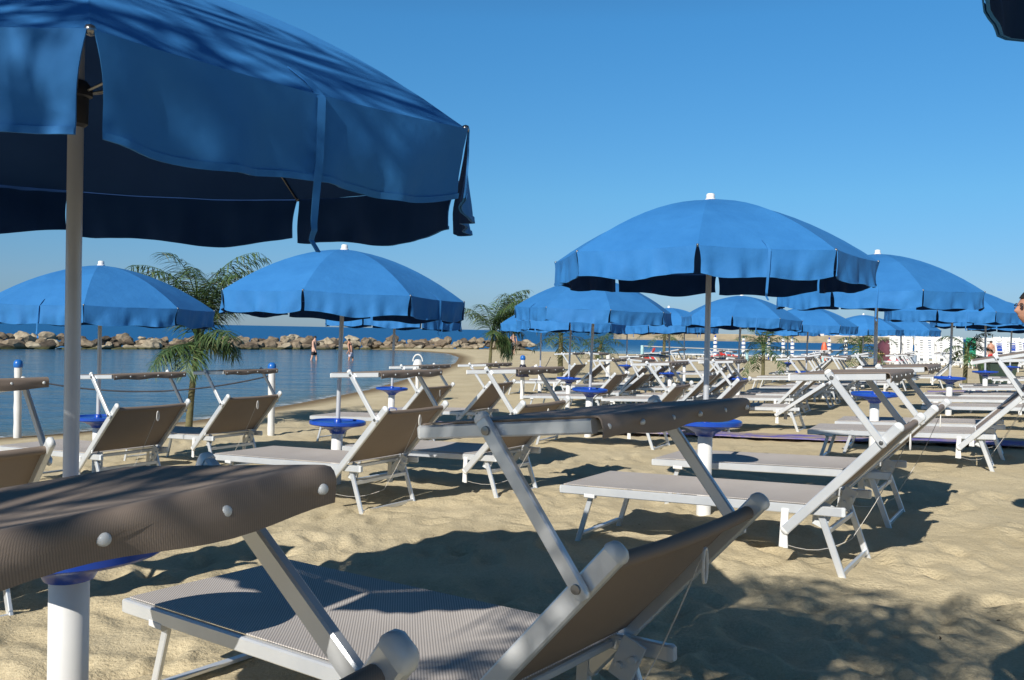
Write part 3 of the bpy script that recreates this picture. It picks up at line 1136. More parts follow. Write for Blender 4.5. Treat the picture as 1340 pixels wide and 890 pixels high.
sunbed(-2.08, 2.165, -37, 'sunbed at bottom left, only its big brown studded canopy and one strut showing', 'near', dz=-0.031, roll=2.6)
bed_b = sunbed(-1.25, 3.73, -38, 'big sunbed at the front with grey seat, brown backrest and raised canopy', 'low')
bed_b.scale = (1.04, 1.04, 0.965)
sunbed(-4.25, 5.35, -37, 'sunbed cut by the left edge, its canopy end and white cap showing', 'low')
sunbed(0.57, 6.45, -33, 'near one of the two sunbeds under the large middle umbrella, empty grey seat', 'mid')
sunbed(1.43, 7.85, -32, 'far one of the two sunbeds under the large middle umbrella, with round tray shadow', 'mid')
sunbed(-2.63, 8.70, -33, 'sunbed with wide brown backrest in front of the umbrella post right of the slim palm', 'mid')
sunbed(-1.50, 9.30, -33, 'sunbed seen behind the big front canopy rail, left of the violet mat', 'mid')
sunbed(-5.40, 9.90, -32, 'brown backed sunbed by the lagoon behind the front pole, under the left umbrella', 'mid')
sunbed(-4.95, 11.8, -32, 'sunbed in front of the slim palm trunk, nearest the roped white post', 'mid')
sunbed(0.45, 13.15, -28, 'sunbed with plain grey seat just behind the front canopy, before the violet mat', 'mid')
sunbed(1.75, 14.9, -28, 'sunbed right of the tray under the umbrella beside the leaning palm', 'mid')
sunbed(-3.00, 14.3, -29, 'sunbed in the second row, left of the far white post at the water', 'mid')
sunbed(-2.05, 15.6, -29, 'sunbed in the second row, right of the far tray at the water', 'mid')
sunbed(3.63, 10.5, -28, 'sunbed with upturned canopy at the right edge, its foot end in shade', 'high')
sunbed(4.35, 11.6, -28, 'sunbed behind the upturned canopy one, right of the wide blue tray', 'mid')
sunbed(3.15, 15.4, -27, 'sunbed without canopy beyond the violet mat, right of the middle pole', 'flat')


sunbed(6.75, 14.4, -27, 'sunbed behind the upturned canopy, before the post left of the small palm', 'mid')
sunbed(9.4, 18.2, -27, 'sunbed at the right edge behind two others, before the man in red shorts', 'high')


def pair(x, y, yaw, la, lb, va='mid', vb='half', whole=False):
    a = Vector((math.cos(R(yaw)), math.sin(R(yaw))))
    p = Vector((-a.y, a.x))
    for (k, q, lab, v) in ((-0.5, -0.93, la, va), (-0.55, 0.80, lb, vb)):
        c = Vector((x, y)) + a * k + p * q
        sunbed(c.x, c.y, yaw + random.uniform(-2, 2), lab, v, whole)


pair(1.32, 20.4, -28, 'sunbed nearer us under the small umbrella below the leaning bushy palm', 'sunbed farther off under the small umbrella below the leaning bushy palm')
pair(4.86, 18.9, -28, 'sunbed nearer us under the umbrella seen below the large middle one', 'sunbed farther off under the umbrella seen below the large middle one', 'mid', 'high')
pair(8.57, 17.0, -27, 'sunbed nearer us at the post left of the small palm by the white sunbeds', 'sunbed farther off at the post left of the small palm by the white sunbeds', 'high', 'mid')
pair(11.55, 21.4, -27, 'sunbed nearer us at the umbrella before the man in red shorts', 'sunbed farther off at the umbrella before the man in red shorts', 'high', 'mid', True)
pair(8.0, 23.9, -27, 'sunbed nearer us at the small umbrella left of the small quay palm', 'sunbed farther off at the small umbrella left of the small quay palm', 'high', 'mid', True)
pair(4.35, 24.0, -27, 'sunbed nearer us at the small umbrella with the visible peak', 'sunbed farther off at the small umbrella with the visible peak', 'mid', 'half', True)
pair(0.85, 26.0, -27, 'sunbed nearer us at the umbrella by the roped post with dark cloth', 'sunbed farther off at the umbrella by the roped post with dark cloth', 'mid', 'half', True)
pair(3.8, 29.0, -27, 'sunbed nearer us by the bare white post at the second bay', 'sunbed farther off by the bare white post at the second bay', 'mid', 'high', True)
pair(6.5, 33.0, -26, 'sunbed nearer us at the very small umbrella left of the large middle pole', 'sunbed farther off at the very small umbrella left of the large middle pole', 'mid', 'half', True)
pair(11.0, 35.0, -26, 'sunbed nearer us at the very small umbrella before the stone quay', 'sunbed farther off at the very small umbrella before the stone quay', 'high', 'mid', True)
pair(12.0, 30.0, -26, 'sunbed nearer us at the small umbrella before the pink pedal boat', 'sunbed farther off at the small umbrella before the pink pedal boat', 'mid', 'high', True)
pair(13.7, 31.0, -26, 'sunbed nearer us at the small umbrella before the upright white sunbeds', 'sunbed farther off at the small umbrella before the upright white sunbeds', 'mid', 'high', True)
pair(15.3, 27.0, -26, 'sunbed nearer us at the umbrella farthest right by the bin', 'sunbed farther off at the umbrella farthest right by the bin', 'high', 'mid', True)

pair(2.9, 19.0, -27, 'sunbed nearer us in the gap left of the large middle pole', 'sunbed farther off in the gap left of the large middle pole', 'mid', 'half', True)
pair(6.7, 22.0, -27, 'sunbed nearer us in the gap right of the large middle pole', 'sunbed farther off in the gap right of the large middle pole', 'half', 'mid', True)
pair(10.0, 26.0, -26, 'sunbed nearer us on the sand left of the grey blue post', 'sunbed farther off on the sand left of the grey blue post', 'mid', 'half', True)
pair(9.0, 30.5, -26, 'sunbed nearer us right below the slim bare trunk palm', 'sunbed farther off right below the slim bare trunk palm', 'half', 'high', True)
pair(2.4, 24.5, -26, 'sunbed nearer us left of the small umbrella with the visible peak', 'sunbed farther off left of the small umbrella with the visible peak', 'mid', 'half', True)

# folded blue bag on a bed
mb = MB()
mb.beam((0, 0, 0.05), (0.36, 0, 0.05), 0.26, 0.11, (0, 0, 1), 0.35, [(0, 0.8), (0.06, 1), (0.5, 1.05), (0.94, 1), (1, 0.8)])
mb.tube([(0.1, -0.13, 0.08), (0.12, -0.15, 0.17), (0.24, -0.15, 0.17), (0.26, -0.13, 0.08)], 0.008, 6)
tag(ob('beach_bag', mb.mesh('beach_bag', 'blue_plastic', 50), None, (-1.9, 13.75, gz(-1.9, 13.7) + 0.37), R(-29)), 'small blue bag lying on a far grey sunbed seat', 'bag')


# ------------------------------------------------------------------ palms
def frond(mb, base, az, elev, length, droop, nl, rr, leaf=0.42, hang=0.7, width=0.014):
    d0 = Vector((math.cos(az), math.sin(az), 0))
    pts = []
    ang_ = elev
    p = Vector(base)
    n = 16
    step = length / n
    for i in range(n + 1):
        pts.append(p.copy())
        p = p + (d0 * math.cos(ang_) + Vector((0, 0, math.sin(ang_)))) * step
        ang_ -= droop / n * (0.5 + 1.1 * i / n)
    rads = [0.016 * (1 - i / n) + 0.003 for i in range(n + 1)]
    prev = None
    # rachis as a thin three-sided rod
    ringz = []
    for i, q in enumerate(pts):
        t = (pts[min(i + 1, n)] - pts[max(i - 1, 0)]).normalized()
        s = t.cross(Vector((0, 0, 1)))
        s = s.normalized() if s.length > 1e-4 else Vector((1, 0, 0))
        u = s.cross(t)
        ringz.append([q + s * rads[i], q - s * rads[i], q + u * rads[i] * 1.2])
    mb.rings(ringz)
    for k in range(nl):
        f = 0.16 + 0.84 * (k + rr.random() * 0.6) / nl
        x = min(f, 0.999) * n
        i = int(x)
        q = pts[i].lerp(pts[i + 1], x - i)
        t = (pts[i + 1] - pts[i]).normalized()
        s = t.cross(Vector((0, 0, 1)))
        s = s.normalized() if s.length > 1e-4 else Vector((1, 0, 0))
        for side in (-1, 1):
            ll = leaf * (0.55 + 0.45 * math.sin(math.pi * min(1, f * 1.05) ** 0.8)) * rr.uniform(0.8, 1.15)
            dirv = (s * side * rr.uniform(0.7, 1.0) + t * rr.uniform(0.25, 0.75) + Vector((0, 0, rr.uniform(-0.25, 0.45)))).normalized()
            w = width * rr.uniform(0.8, 1.3)
            wv = dirv.cross(s.cross(t) + Vector((rr.uniform(-.5, .5), rr.uniform(-.5, .5), 0))).normalized()
            vs = []
            a = q.copy()
            dv = dirv.copy()
            for j, ww in enumerate((0.4, 1.0, 0.75, 0.05)):
                vs += [a + wv * (w * ww), a - wv * (w * ww)]
                dv = (dv + Vector((0, 0, -hang * rr.uniform(0.5, 1.0) * 0.45))).normalized()
                a = a + dv * (ll / 3)
            mb.add(vs, [(0, 1, 3, 2), (2, 3, 5, 4), (4, 5, 7, 6)])


def palm(x, y, h_trunk, lean, fronds, label, length=1.5, seed=1, elev=(0.5, 1.35), nl=26, leaf=0.42, rt=0.055, bias=None, hang=0.7, droop=1.6, width=0.014, low=0.0, group='young feather palms planted along the beach'):
    rr = random.Random(seed)
    z = gz(x, y)
    e = ob('palm_tree', None, None, (x, y, z))
    e.empty_display_size = 0.2
    tag(e, label, 'palm tree', group)
    mb = MB()
    pts = [Vector((lean[0] * (i / 8) ** 1.5, lean[1] * (i / 8) ** 1.5, -0.15 + (h_trunk + 0.15) * i / 8)) for i in range(9)]
    rads = [rt * (1.35 - 0.5 * i / 8) for i in range(9)]
    ringz = []
    for i, p in enumerate(pts):
        ringz.append([p + Vector((rads[i] * math.cos(2 * math.pi * k / 10), rads[i] * math.sin(2 * math.pi * k / 10), 0)) for k in range(10)])
    mb.rings(ringz)
    ob('trunk', mb.mesh('trunk', 'palm_trunk', 60), e)
    mb = MB()
    top = pts[-1]
    for k in range(fronds):
        az = 2 * math.pi * (k * 0.381966) + rr.uniform(-0.3, 0.3)
        if bias is not None and rr.random() < 0.6:
            az = bias + rr.uniform(-0.7, 0.7)
        f = k / max(1, fronds - 1)
        el = elev[1] + (elev[0] - elev[1]) * f + rr.uniform(-0.1, 0.1)
        ln = length
        if low and f > 1 - low:            # the oldest fronds hang short round the trunk
            el = rr.uniform(-0.25, 0.95)
            ln = length * rr.uniform(0.4, 0.62)
        frond(mb, top + Vector((0, 0, -0.25 * f)), az, el, ln * rr.uniform(0.8, 1.1), droop * rr.uniform(0.8, 1.2), nl, rr, leaf, hang, width)
    # leaf bases round the top of the trunk
    for k in range(7):
        a = k * 0.9
        d = Vector((math.cos(a), math.sin(a), 0))
        mb.tube([top + d * 0.03 + Vector((0, 0, -0.45)), top + d * 0.05 + Vector((0, 0, -0.1)), top + d * 0.1 + Vector((0, 0, 0.2))], 0.028, 6, 0.012)
    ob('crown', mb.mesh('crown', 'palm_leaf'), e)
    return e


palm(-5.68, 15.5, 1.66, (0.16, 0.0), 26, 'tall slim feathery palm at the lagoon edge between the two left umbrellas', 1.85, 11, (1.0, 1.54), 46, 0.52, 0.05, hang=1.2, droop=1.6, width=0.0095, low=0.3)
palm(-0.95, 38.0, 1.75, (0.1, 0), 26, 'leaning bushy palm in front of the end of the breakwater', 2.5, 22, (0.55, 1.45), 44, 0.75, 0.06, bias=0.15, hang=1.2, droop=1.7, width=0.015, low=0.35)
palm(2.0, 36.0, 1.7, (0, 0), 12, 'palm hidden behind umbrellas, its trunk left of the tray under the leaning palm umbrella', 1.5, 33, (0.0, 1.3), 24, 0.5, 0.09)
palm(5.8, 60.0, 1.0, (0.3, 0), 18, 'low spreading palm bush on the sand by the second bay', 2.1, 44, (-0.2, 1.2), 26, 0.6, 0.12)
palm(9.7, 56.0, 1.9, (0, 0), 14, 'palm by the red pedal boat on the second bay shore', 1.9, 55, (0.0, 1.35), 26, 0.5, 0.09)
palm(9.45, 33.0, 1.45, (0, 0), 13, 'slim palm with bare trunk in front of the second bay', 1.4, 66, (-0.1, 1.4), 26, 0.42, 0.06)
palm(14.3, 36.0, 1.5, (0, 0), 13, 'palm half hidden right of the wide tray umbrella pole', 1.4, 77, (-0.1, 1.3), 26, 0.42, 0.07)
palm(14.55, 28.2, 1.35, (0.05, 0), 11, 'small palm standing in front of the upright white sunbeds', 0.95, 88, (-0.2, 1.2), 22, 0.34, 0.06)
# the palms behind the camera whose fronds shade the front umbrella and the sand
palm(-1.7, -1.45, 4.1, (0.05, 0.05), 21, 'tall palm behind the viewer that throws frond shadows over the front umbrella', 1.3, 99, (-0.1, 1.2), 26, 0.5, 0.08)
palm(-3.2, -3.9, 4.5, (0, 0), 7, 'tall palm behind the viewer that throws frond shadows over the front canopy', 1.5, 98, (-0.1, 1.1), 14, 0.42, 0.08)


# hedge added behind the viewer, unseen, to cut fill light
mb = MB()
rr = random.Random(77)
for i in range(9000):
    x = rr.uniform(-22, 20)
    c = Vector((x, -9.0 + 0.8 * noise.noise(Vector((x * 0.3, 0, 0))) + rr.uniform(-0.7, 0.7), rr.uniform(0, 1) * (3.4 + 0.7 * noise.noise(Vector((x * 0.5, 3, 0))))))
    a, b_ = Vector((rr.gauss(0, 1), rr.gauss(0, 1), rr.gauss(0, 1))).normalized(), Vector((rr.gauss(0, 1), rr.gauss(0, 1), rr.gauss(0, 1))).normalized()
    mb.add([c - a * 0.22, c + b_ * 0.12, c + a * 0.22, c - b_ * 0.12], [(0, 1, 2, 3)])
tag(ob('blocker_hedge', mb.mesh('blocker_hedge', 'palm_leaf')), 'long dark green hedge added behind the viewer to cut fill light', 'blocker_hedge')


# ------------------------------------------------------------------ posts and ropes
def roped_post(x, y, h, label, cap='post_cap_blue', body='white_post', r=0.058, group='white mooring posts with rope along the shore'):
    e = ob('rope_post', None, None, (x, y, gz(x, y)))
    e.empty_display_size = 0.1
    tag(e, label, 'post', group)
    mb = MB()
    prof = [(r, -0.3)] + [(r * (1 + 0.06 * math.sin(i * 2.1)), h * i / 10) for i in range(10)] + [(r, h - 0.07), (0, h - 0.07)]
    mb.lathe(prof, 16)
    ob('shaft', mb.mesh('shaft', body, 50), e)
    if cap:
        mb = MB()
        q = h - 0.075
        mb.lathe([(r * 1.08, q), (r * 1.22, q + 0.02), (r * 1.25, q + 0.06), (r * 1.05, q + 0.10), (r * 0.6, q + 0.125), (0, q + 0.13)], 18)
        ob('cap', mb.mesh('cap', cap, 60), e)
    return e


pA, pB, pC = (-8.0, 14.25), (-4.02, 14.75), (0.3, 23.4)
roped_post(*pA, 1.22, 'white blue-capped post standing at the waterline by the left edge')
roped_post(*pB, 1.16, 'white blue-capped post behind the sunbed right of the slim palm')
roped_post(*pC, 1.12, 'white blue-capped post wrapped with dark cloth on the far sand')


e = roped_post(-2.35, 22.0, 1.0, 'white post at the waterline with a bell shaped white top and ring', None)
mb = MB()
mb.lathe([(0.07, 0.9), (0.19, 0.92), (0.19, 0.96), (0.15, 1.02), (0.12, 1.12), (0.08, 1.17), (0.0, 1.18)], 18)
ob('bell_top', mb.mesh('bell_top', 'white_plastic', 50), e)
mb = MB()
mb.tube([(0.15 * math.cos(t), 0, 1.12 + 0.19 * math.sin(t)) for t in [i * math.pi / 16 for i in range(17)]], 0.02, 8)
ob('ring', mb.mesh('ring', 'white_plastic', 60), e)
e.scale = (0.8, 0.8, 0.9)


def rope(a, b_, za, zb, sag, label, m_='rope_dark', r=0.012):
    mb = MB()
    A = Vector((a[0], a[1], za))
    B = Vector((b_[0], b_[1], zb))
    mb.tube([A.lerp(B, i / 24) + Vector((0, 0, -4 * sag * (i / 24) * (1 - i / 24))) for i in range(25)], r, 6)
    return tag(ob('rope', mb.mesh('rope', m_, 60)), label, 'rope', 'ropes strung between the posts')


def ph(p, k):
    return gz(*p) + k


rope(pA, pB, ph(pA, 0.98), ph(pB, 1.0), 0.25, 'dark rope sagging between the two left posts in front of the lagoon', r=0.014)
rope((-13.2, 11.0), pA, -0.1, ph(pA, 0.98), 0.15, 'dark rope running off the left edge from the waterline post', r=0.014)
pD = (3.9, 35.5)
rope(pC, (1.35, 30.5), ph(pC, 0.95), 0.55, 0.42, 'dark rope sagging right from the cloth wrapped post', r=0.012)
rope((-0.6, 21.5), pC, -0.05, ph(pC, 0.9), 0.1, 'pale rope slanting down to the sand from the cloth wrapped post', 'cord_white', 0.01)
# cloth tied to the third post
mb = MB()
rr_ = []
for i, (rad_, z) in enumerate([(0.065, 0.93), (0.085, 0.86), (0.12, 0.76), (0.16, 0.66), (0.17, 0.60)]):
    rr_.append([Vector((rad_ * (1 + 0.25 * math.sin(k * 1.7 + i)) * math.cos(2 * math.pi * k / 14), rad_ * (1 + 0.25 * math.sin(k * 1.7 + i)) * math.sin(2 * math.pi * k / 14), z)) for k in range(14)])
mb.rings(rr_)
tag(ob('dark_cloth', mb.mesh('dark_cloth', 'dark_cloth', 60), None, (pC[0], pC[1], gz(*pC))), 'dark navy cloth tied round the far white post', 'cloth')

roped_post(3.9, 35.5, 1.0, 'bare white post without cap in the sand before the second bay', None, 'white_post', 0.09)
rope((3.9, 35.5), (6.0, 37.5), ph((3.9, 35.5), 0.85), -0.25, 0.05, 'white rope slanting down from the bare white post', 'cord_white', 0.02)
roped_post(8.9, 60.0, 1.05, 'pale turquoise post at the edge of the second bay', None, 'pale_turquoise', 0.11, 'pale turquoise posts at the second bay')
roped_post(16.6, 62.0, 0.9, 'pale turquoise post in the middle of the second bay shore', None, 'pale_turquoise', 0.1, 'pale turquoise posts at the second bay')
roped_post(21.6, 61.0, 0.9, 'pale turquoise post left of the orange lifebuoy pole', None, 'pale_turquoise', 0.1, 'pale turquoise posts at the second bay')
roped_post(17.4, 38.0, 1.15, 'slim grey blue post in front of the upright white sunbeds', None, 'grey_blue_post', 0.11, 'grey posts')
rope((8.9, 60.0), (26, 64), 0.55, 0.5, 0.12, 'long white rope strung along the second bay', 'cord_white', 0.035)


# banded poles by the second bay
def banded_pole(x, y, h, label, body='white_plastic', bands='blue_plastic'):
    e = ob('banded_pole', None, None, (x, y, gz(x, y)))
    tag(e, label, 'pole', 'white and blue banded poles by the second bay')
    mb = MB()
    mb.lathe([(0.05, -0.2), (0.05, h), (0, h + 0.02)], 10)
    ob('shaft', mb.mesh('shaft', bands, 50), e)
    for k in range(5):
        z = 0.25 + k * (h - 0.3) / 5
        mb = MB()
        mb.lathe([(0.0, z), (0.13, z + 0.01), (0.15, z + 0.10), (0.13, z + 0.19), (0.0, z + 0.2)], 12)
        ob('float', mb.mesh('float', body, 50), e)


for i, (px, d, lab) in enumerate([(936, 64, 'white and blue banded pole left of the red pedal boat'), (973, 64, 'white and blue banded pole right of the red pedal boat'),
                                  (1006, 66, 'white and blue banded pole right of the slim bare trunk palm'), (1025, 66, 'white and blue banded pole, left of a close pair before the quay'),
                                  (1037, 66, 'white and blue banded pole, right of a close pair before the quay'), (1107, 64, 'white and blue banded pole right of the orange lifebuoy pole'),
                                  (1167, 62, 'white and blue banded pole by the maroon tent')]):
    banded_pole((px - 670) / 1150 * d, d, 1.75, lab)
banded_pole((1085 - 670) / 1150 * 64, 64, 1.75, 'white banded pole with the orange float leaning on it')
mb = MB()
mb.lathe([(0.0, 0.0), (0.22, 0.05), (0.26, 0.4), (0.2, 1.1), (0.1, 1.4), (0, 1.42)], 14)
tag(ob('rescue_float', mb.mesh('rescue_float', 'orange_plastic', 50), None, (22.6, 63.6, gz(22.6, 63.6))), 'orange rescue float standing against a banded pole', 'rescue float')


# pedal boats
def pedalo(x, y, yaw, label, m_):
    e = ob('pedal_boat', None, None, (x, y, gz(x, y) + 0.1), R(yaw))
    e.scale = (0.6, 0.6, 0.6)
    tag(e, label, 'pedal boat', 'pedal boats drawn up on the shore')
    for s in (-1, 1):
        mb = MB()
        mb.beam((-1.6, s * 0.5, 0.2), (1.6, s * 0.5, 0.2), 0.42, 0.42, (0, 0, 1), 0.3, [(0, 0.35), (0.08, 0.7), (0.2, 1), (0.8, 1), (0.93, 0.75), (1, 0.3)])
        ob('hull', mb.mesh('hull', m_, 50), e)
    mb = MB()
    mb.beam((-0.9, 0, 0.46), (0.9, 0, 0.46), 1.2, 0.10, (0, 0, 1))
    ob('deck', mb.mesh('deck', m_, 40), e)
    for s in (-1, 1):
        mb = MB()
        mb.beam((-0.45, s * 0.28, 0.55), (-0.05, s * 0.28, 0.55), 0.42, 0.1, (0, 0, 1))
        mb.beam((-0.48, s * 0.28, 0.52), (-0.65, s * 0.28, 1.05), 0.42, 0.09, (1, 0, 0))
        ob('seat', mb.mesh('seat', m_, 40), e)


pedalo(15.3, 63.0, 5, 'red pedal boat lying on the shore of the second bay', 'red_plastic')
pedalo(27.0, 61.0, 30, 'pink pedal boat left of the upright white sunbeds', 'pink_plastic')
mb = MB()
mb.beam((-0.35, 0, 0.15), (0.35, 0, 0.15), 0.5, 0.3, (0, 0, 1), 0.3)
mb.beam((0.1, 0, 0.3), (0.3, 0, 0.85), 0.4, 0.12, (1, 0, 0))
tag(ob('plastic_chair', mb.mesh('plastic_chair', 'red_plastic', 40), None, (9.1, 58.0, gz(9.1, 58))), 'small red low chair by the palm on the second bay shore', 'chair')

# maroon tent and yellow parasol table
mb = MB()
prof = []
for k in range(9):
    a = math.pi * k / 8
    prof.append((0.75 * math.cos(a), 1.7 * math.sin(a) ** 0.8))
mb.rings([[Vector((x * w, y_, z * w)) for x, z in prof] for y_, w in ((-0.9, 0.75), (-0.7, 1.0), (0.7, 1.0), (0.9, 0.75))])
tag(ob('beach_tent', mb.mesh('beach_tent', 'maroon_canvas', 60), None, (27.2, 63.5, gz(27, 63))), 'dark maroon rounded tent behind the pink pedal boat', 'tent')
mb = MB()
mb.lathe([(0.04, 0.0), (0.04, 1.25)], 10)
mb.lathe([(0.0, 0.82), (0.5, 0.74), (0.52, 0.70), (0.05, 0.72)], 18)
tag(ob('side_table', mb.mesh('side_table', 'yellow_plastic', 50), None, (24.9, 60.0, gz(25, 60))), 'yellow round table on a pole left of the pink pedal boat', 'table')


# white plastic sunbeds: standing upright in a row, and lying in front of them
def plastic_bed_parts():
    L = []
    mb = MB()
    # body with narrowing waist, slots are cut as gaps between bars
    outline = [(0.0, 0.30), (0.12, 0.34), (0.6, 0.33), (1.1, 0.30), (1.25, 0.32), (1.8, 0.34), (1.92, 0.28)]
    for s in (-1, 1):
        for i in range(len(outline) - 1):
            a, b_ = outline[i], outline[i + 1]
            mb.beam((a[0], s * (a[1] - 0.11), 0), (b_[0] + 0.002, s * (b_[1] - 0.11), 0), 0.22, 0.05, (0, 0, 1), 0.2)
    xs = [0.05, 0.2, 0.55, 0.75, 0.95, 1.12, 1.28, 1.44, 1.60, 1.76, 1.88]
    for x in xs:
        mb.beam((x, -0.12, 0.0), (x, 0.12, 0.0), 0.11 if x > 1 else 0.17, 0.046, (0, 0, 1), 0.2)
    L.append(('shell', mb))
    for x in (0.25, 1.45):
        for s in (-1, 1):
            mb = MB()
            mb.beam((x, s * 0.25, -0.02), (x, s * 0.28, -0.30), 0.07, 0.05, (1, 0, 0), 0.2)
            L.append(('leg', mb))
    return L


PB = [(n_, mb.mesh('plastic_sunbed_' + n_, 'white_plastic', 40)) for n_, mb in plastic_bed_parts()]
allmb = MB()
for n_, mb in plastic_bed_parts():
    allmb.add(mb.v, mb.f)
PBG = allmb.mesh('plastic_sunbed', 'green_plastic', 40)
PB1 = allmb.mesh('plastic_sunbed', 'white_plastic', 40)

rr = random.Random(12)
k = 0
x = 26.6
while x < 35.4:
    green = abs(x - 31.4) < 0.36
    y = 60.5 + rr.uniform(-0.25, 0.25)
    z = gz(x, y)
    M = Matrix.Translation((x, y, z)) @ Matrix.Rotation(rr.uniform(-0.06, 0.06), 4, 'Y') @ Matrix.Rotation(R(-82 + rr.uniform(-3, 3)), 4, 'X') @ Matrix.Rotation(R(90), 4, 'Z')
    # stand it on its foot end, top towards the viewer
    M = Matrix.Translation((x, y, z)) @ Matrix.Rotation(rr.uniform(-0.05, 0.05), 4, 'Y') @ Matrix(((0, 1, 0, 0), (0.10, 0, -0.995, 0), (0.995, 0, 0.10, 0), (0, 0, 0, 1)))
    if green:
        o = ob('plastic_sunbed', PBG)
        tag(o, 'green plastic sunbed standing upright among the white ones', 'plastic sunbed', 'plastic sunbeds standing upright in a row')
    else:
        o = ob('plastic_sunbed', PB1)
        tag(o, 'white plastic sunbed standing upright in the packed row at the right', 'plastic sunbed', 'plastic sunbeds standing upright in a row')
    o.matrix_world = M
    if not green and rr.random() < 0.85:           # a second one leaning behind the first
        o2 = ob('plastic_sunbed', PB1)
        o2.matrix_world = Matrix.Translation((rr.uniform(-0.12, 0.12), 0.33, rr.uniform(-0.03, 0.1))) @ M
        tag(o2, 'white plastic sunbed standing upright in the packed row at the right', 'plastic sunbed', 'plastic sunbeds standing upright in a row')
    x += rr.uniform(0.64, 0.78)

for i in range(16):
    x = 24.0 + i * 0.72 + rr.uniform(-0.1, 0.1)
    y = 56.5 + rr.uniform(-1.2, 1.0)
    o = ob('plastic_sunbed', PB1, None, (x, y, gz(x, y) + 0.31), R(-95 + rr.uniform(-14, 14)))
    tag(o, 'white plastic sunbed lying on the sand in front of the upright row', 'plastic sunbed', 'white plastic sunbeds lying on the sand')
for i in range(26):
    x = 11.5 + i * 0.50 + rr.uniform(-0.2, 0.2)
    y = 66.0 + rr.uniform(-2.0, 2.0)
    o = ob('plastic_sunbed', PB1, None, (x, y, gz(x, y) + 0.31), R(-60 + rr.uniform(-25, 25)))
    tag(o, 'white plastic sunbed lying on the sand along the second bay', 'plastic sunbed', 'white plastic sunbeds lying along the second bay')

# bin
mb = MB()
mb.rings([[Vector((sx * w, sy * w * 0.9, z)) for sx, sy in ((-1, -1), (1, -1), (1, 1), (-1, 1))] for z, w in ((0.0, 0.36), (0.05, 0.4), (0.85, 0.5))])
e = ob('waste_bin', None, None, (17.3, 31.3, gz(17.3, 31)))
tag(e, 'dark green wheeled bin in the sand at the right', 'bin')
ob('bin_body', mb.mesh('bin_body', 'bin_green'), e)
mb = MB()
mb.rings([[Vector((sx * w, sy * w, z)) for sx, sy in ((-1, -1), (1, -1), (1, 1), (-1, 1))] for z, w in ((0.86, 0.56), (0.93, 0.58), (1.0, 0.45))])
ob('lid', mb.mesh('lid', 'bin_green'), e)

# white chairs with blue stripes at the right edge: stacks
def chair_mesh():
    mb = MB()
    mb.mat = 0
    for sx in (-1, 1):
        for sy in (-1, 1):
            mb.beam((sx * 0.24, sy * 0.24, 0), (sx * 0.21, sy * 0.21, 0.44), 0.05, 0.05, (0, 1, 0))
        mb.beam((sx * 0.23, 0.22, 0.42), (sx * 0.23, 0.34, 0.95), 0.05, 0.05, (0, 1, 0))
    mb.beam((0, -0.25, 0.44), (0, 0.25, 0.44), 0.5, 0.05, (0, 0, 1))
    mb.mat = 1
    for kz in range(4):
        z = 0.58 + kz * 0.1
        mb.beam((-0.2, 0.24 + (z - 0.42) * 0.22, z), (0.2, 0.24 + (z - 0.42) * 0.22, z), 0.03, 0.055, (0, 0, 1))
    return mb.mesh('plastic_chair', ['white_plastic', 'blue_plastic'], 40)


CH = chair_mesh()
for i in range(3):
    for j in range(5):
        x, y = 27.2 + i * 0.75, 48.5
        o = ob('plastic_chair', CH, None, (x + rr.uniform(-.02, .02), y + j * 0.04, gz(x, y) + j * 0.17), R(15))
        tag(o, 'white plastic chair with blue slatted back in a tall stack at the right edge', 'chair', 'stacked white and blue chairs')


# ------------------------------------------------------------------ people
def skin_mesh(name, verts, edges, radii, mats, sub=2):
    me = bpy.data.meshes.new(name)
    me.from_pydata(verts, edges, [])
    o = bpy.data.objects.new(name, me)
    COL.objects.link(o)
    md = o.modifiers.new('skin', 'SKIN')
    for i, r_ in enumerate(radii):
        sv = me.skin_vertices[0].data[i]
        sv.radius = r_ if isinstance(r_, tuple) else (r_, r_)
        sv.use_root = (i == 0)
    md.use_smooth_shade = True
    ms = o.modifiers.new('sub', 'SUBSURF')
    ms.levels = ms.render_levels = sub
    dg = bpy.context.evaluated_depsgraph_get()
    nm = bpy.data.meshes.new_from_object(o.evaluated_get(dg))
    bpy.data.objects.remove(o)
    nm.materials.clear()
    nm.materials.append(MATS[mats])
    nm.name = name
    nm.polygons.foreach_set('use_smooth', [True] * len(nm.polygons))
    return nm


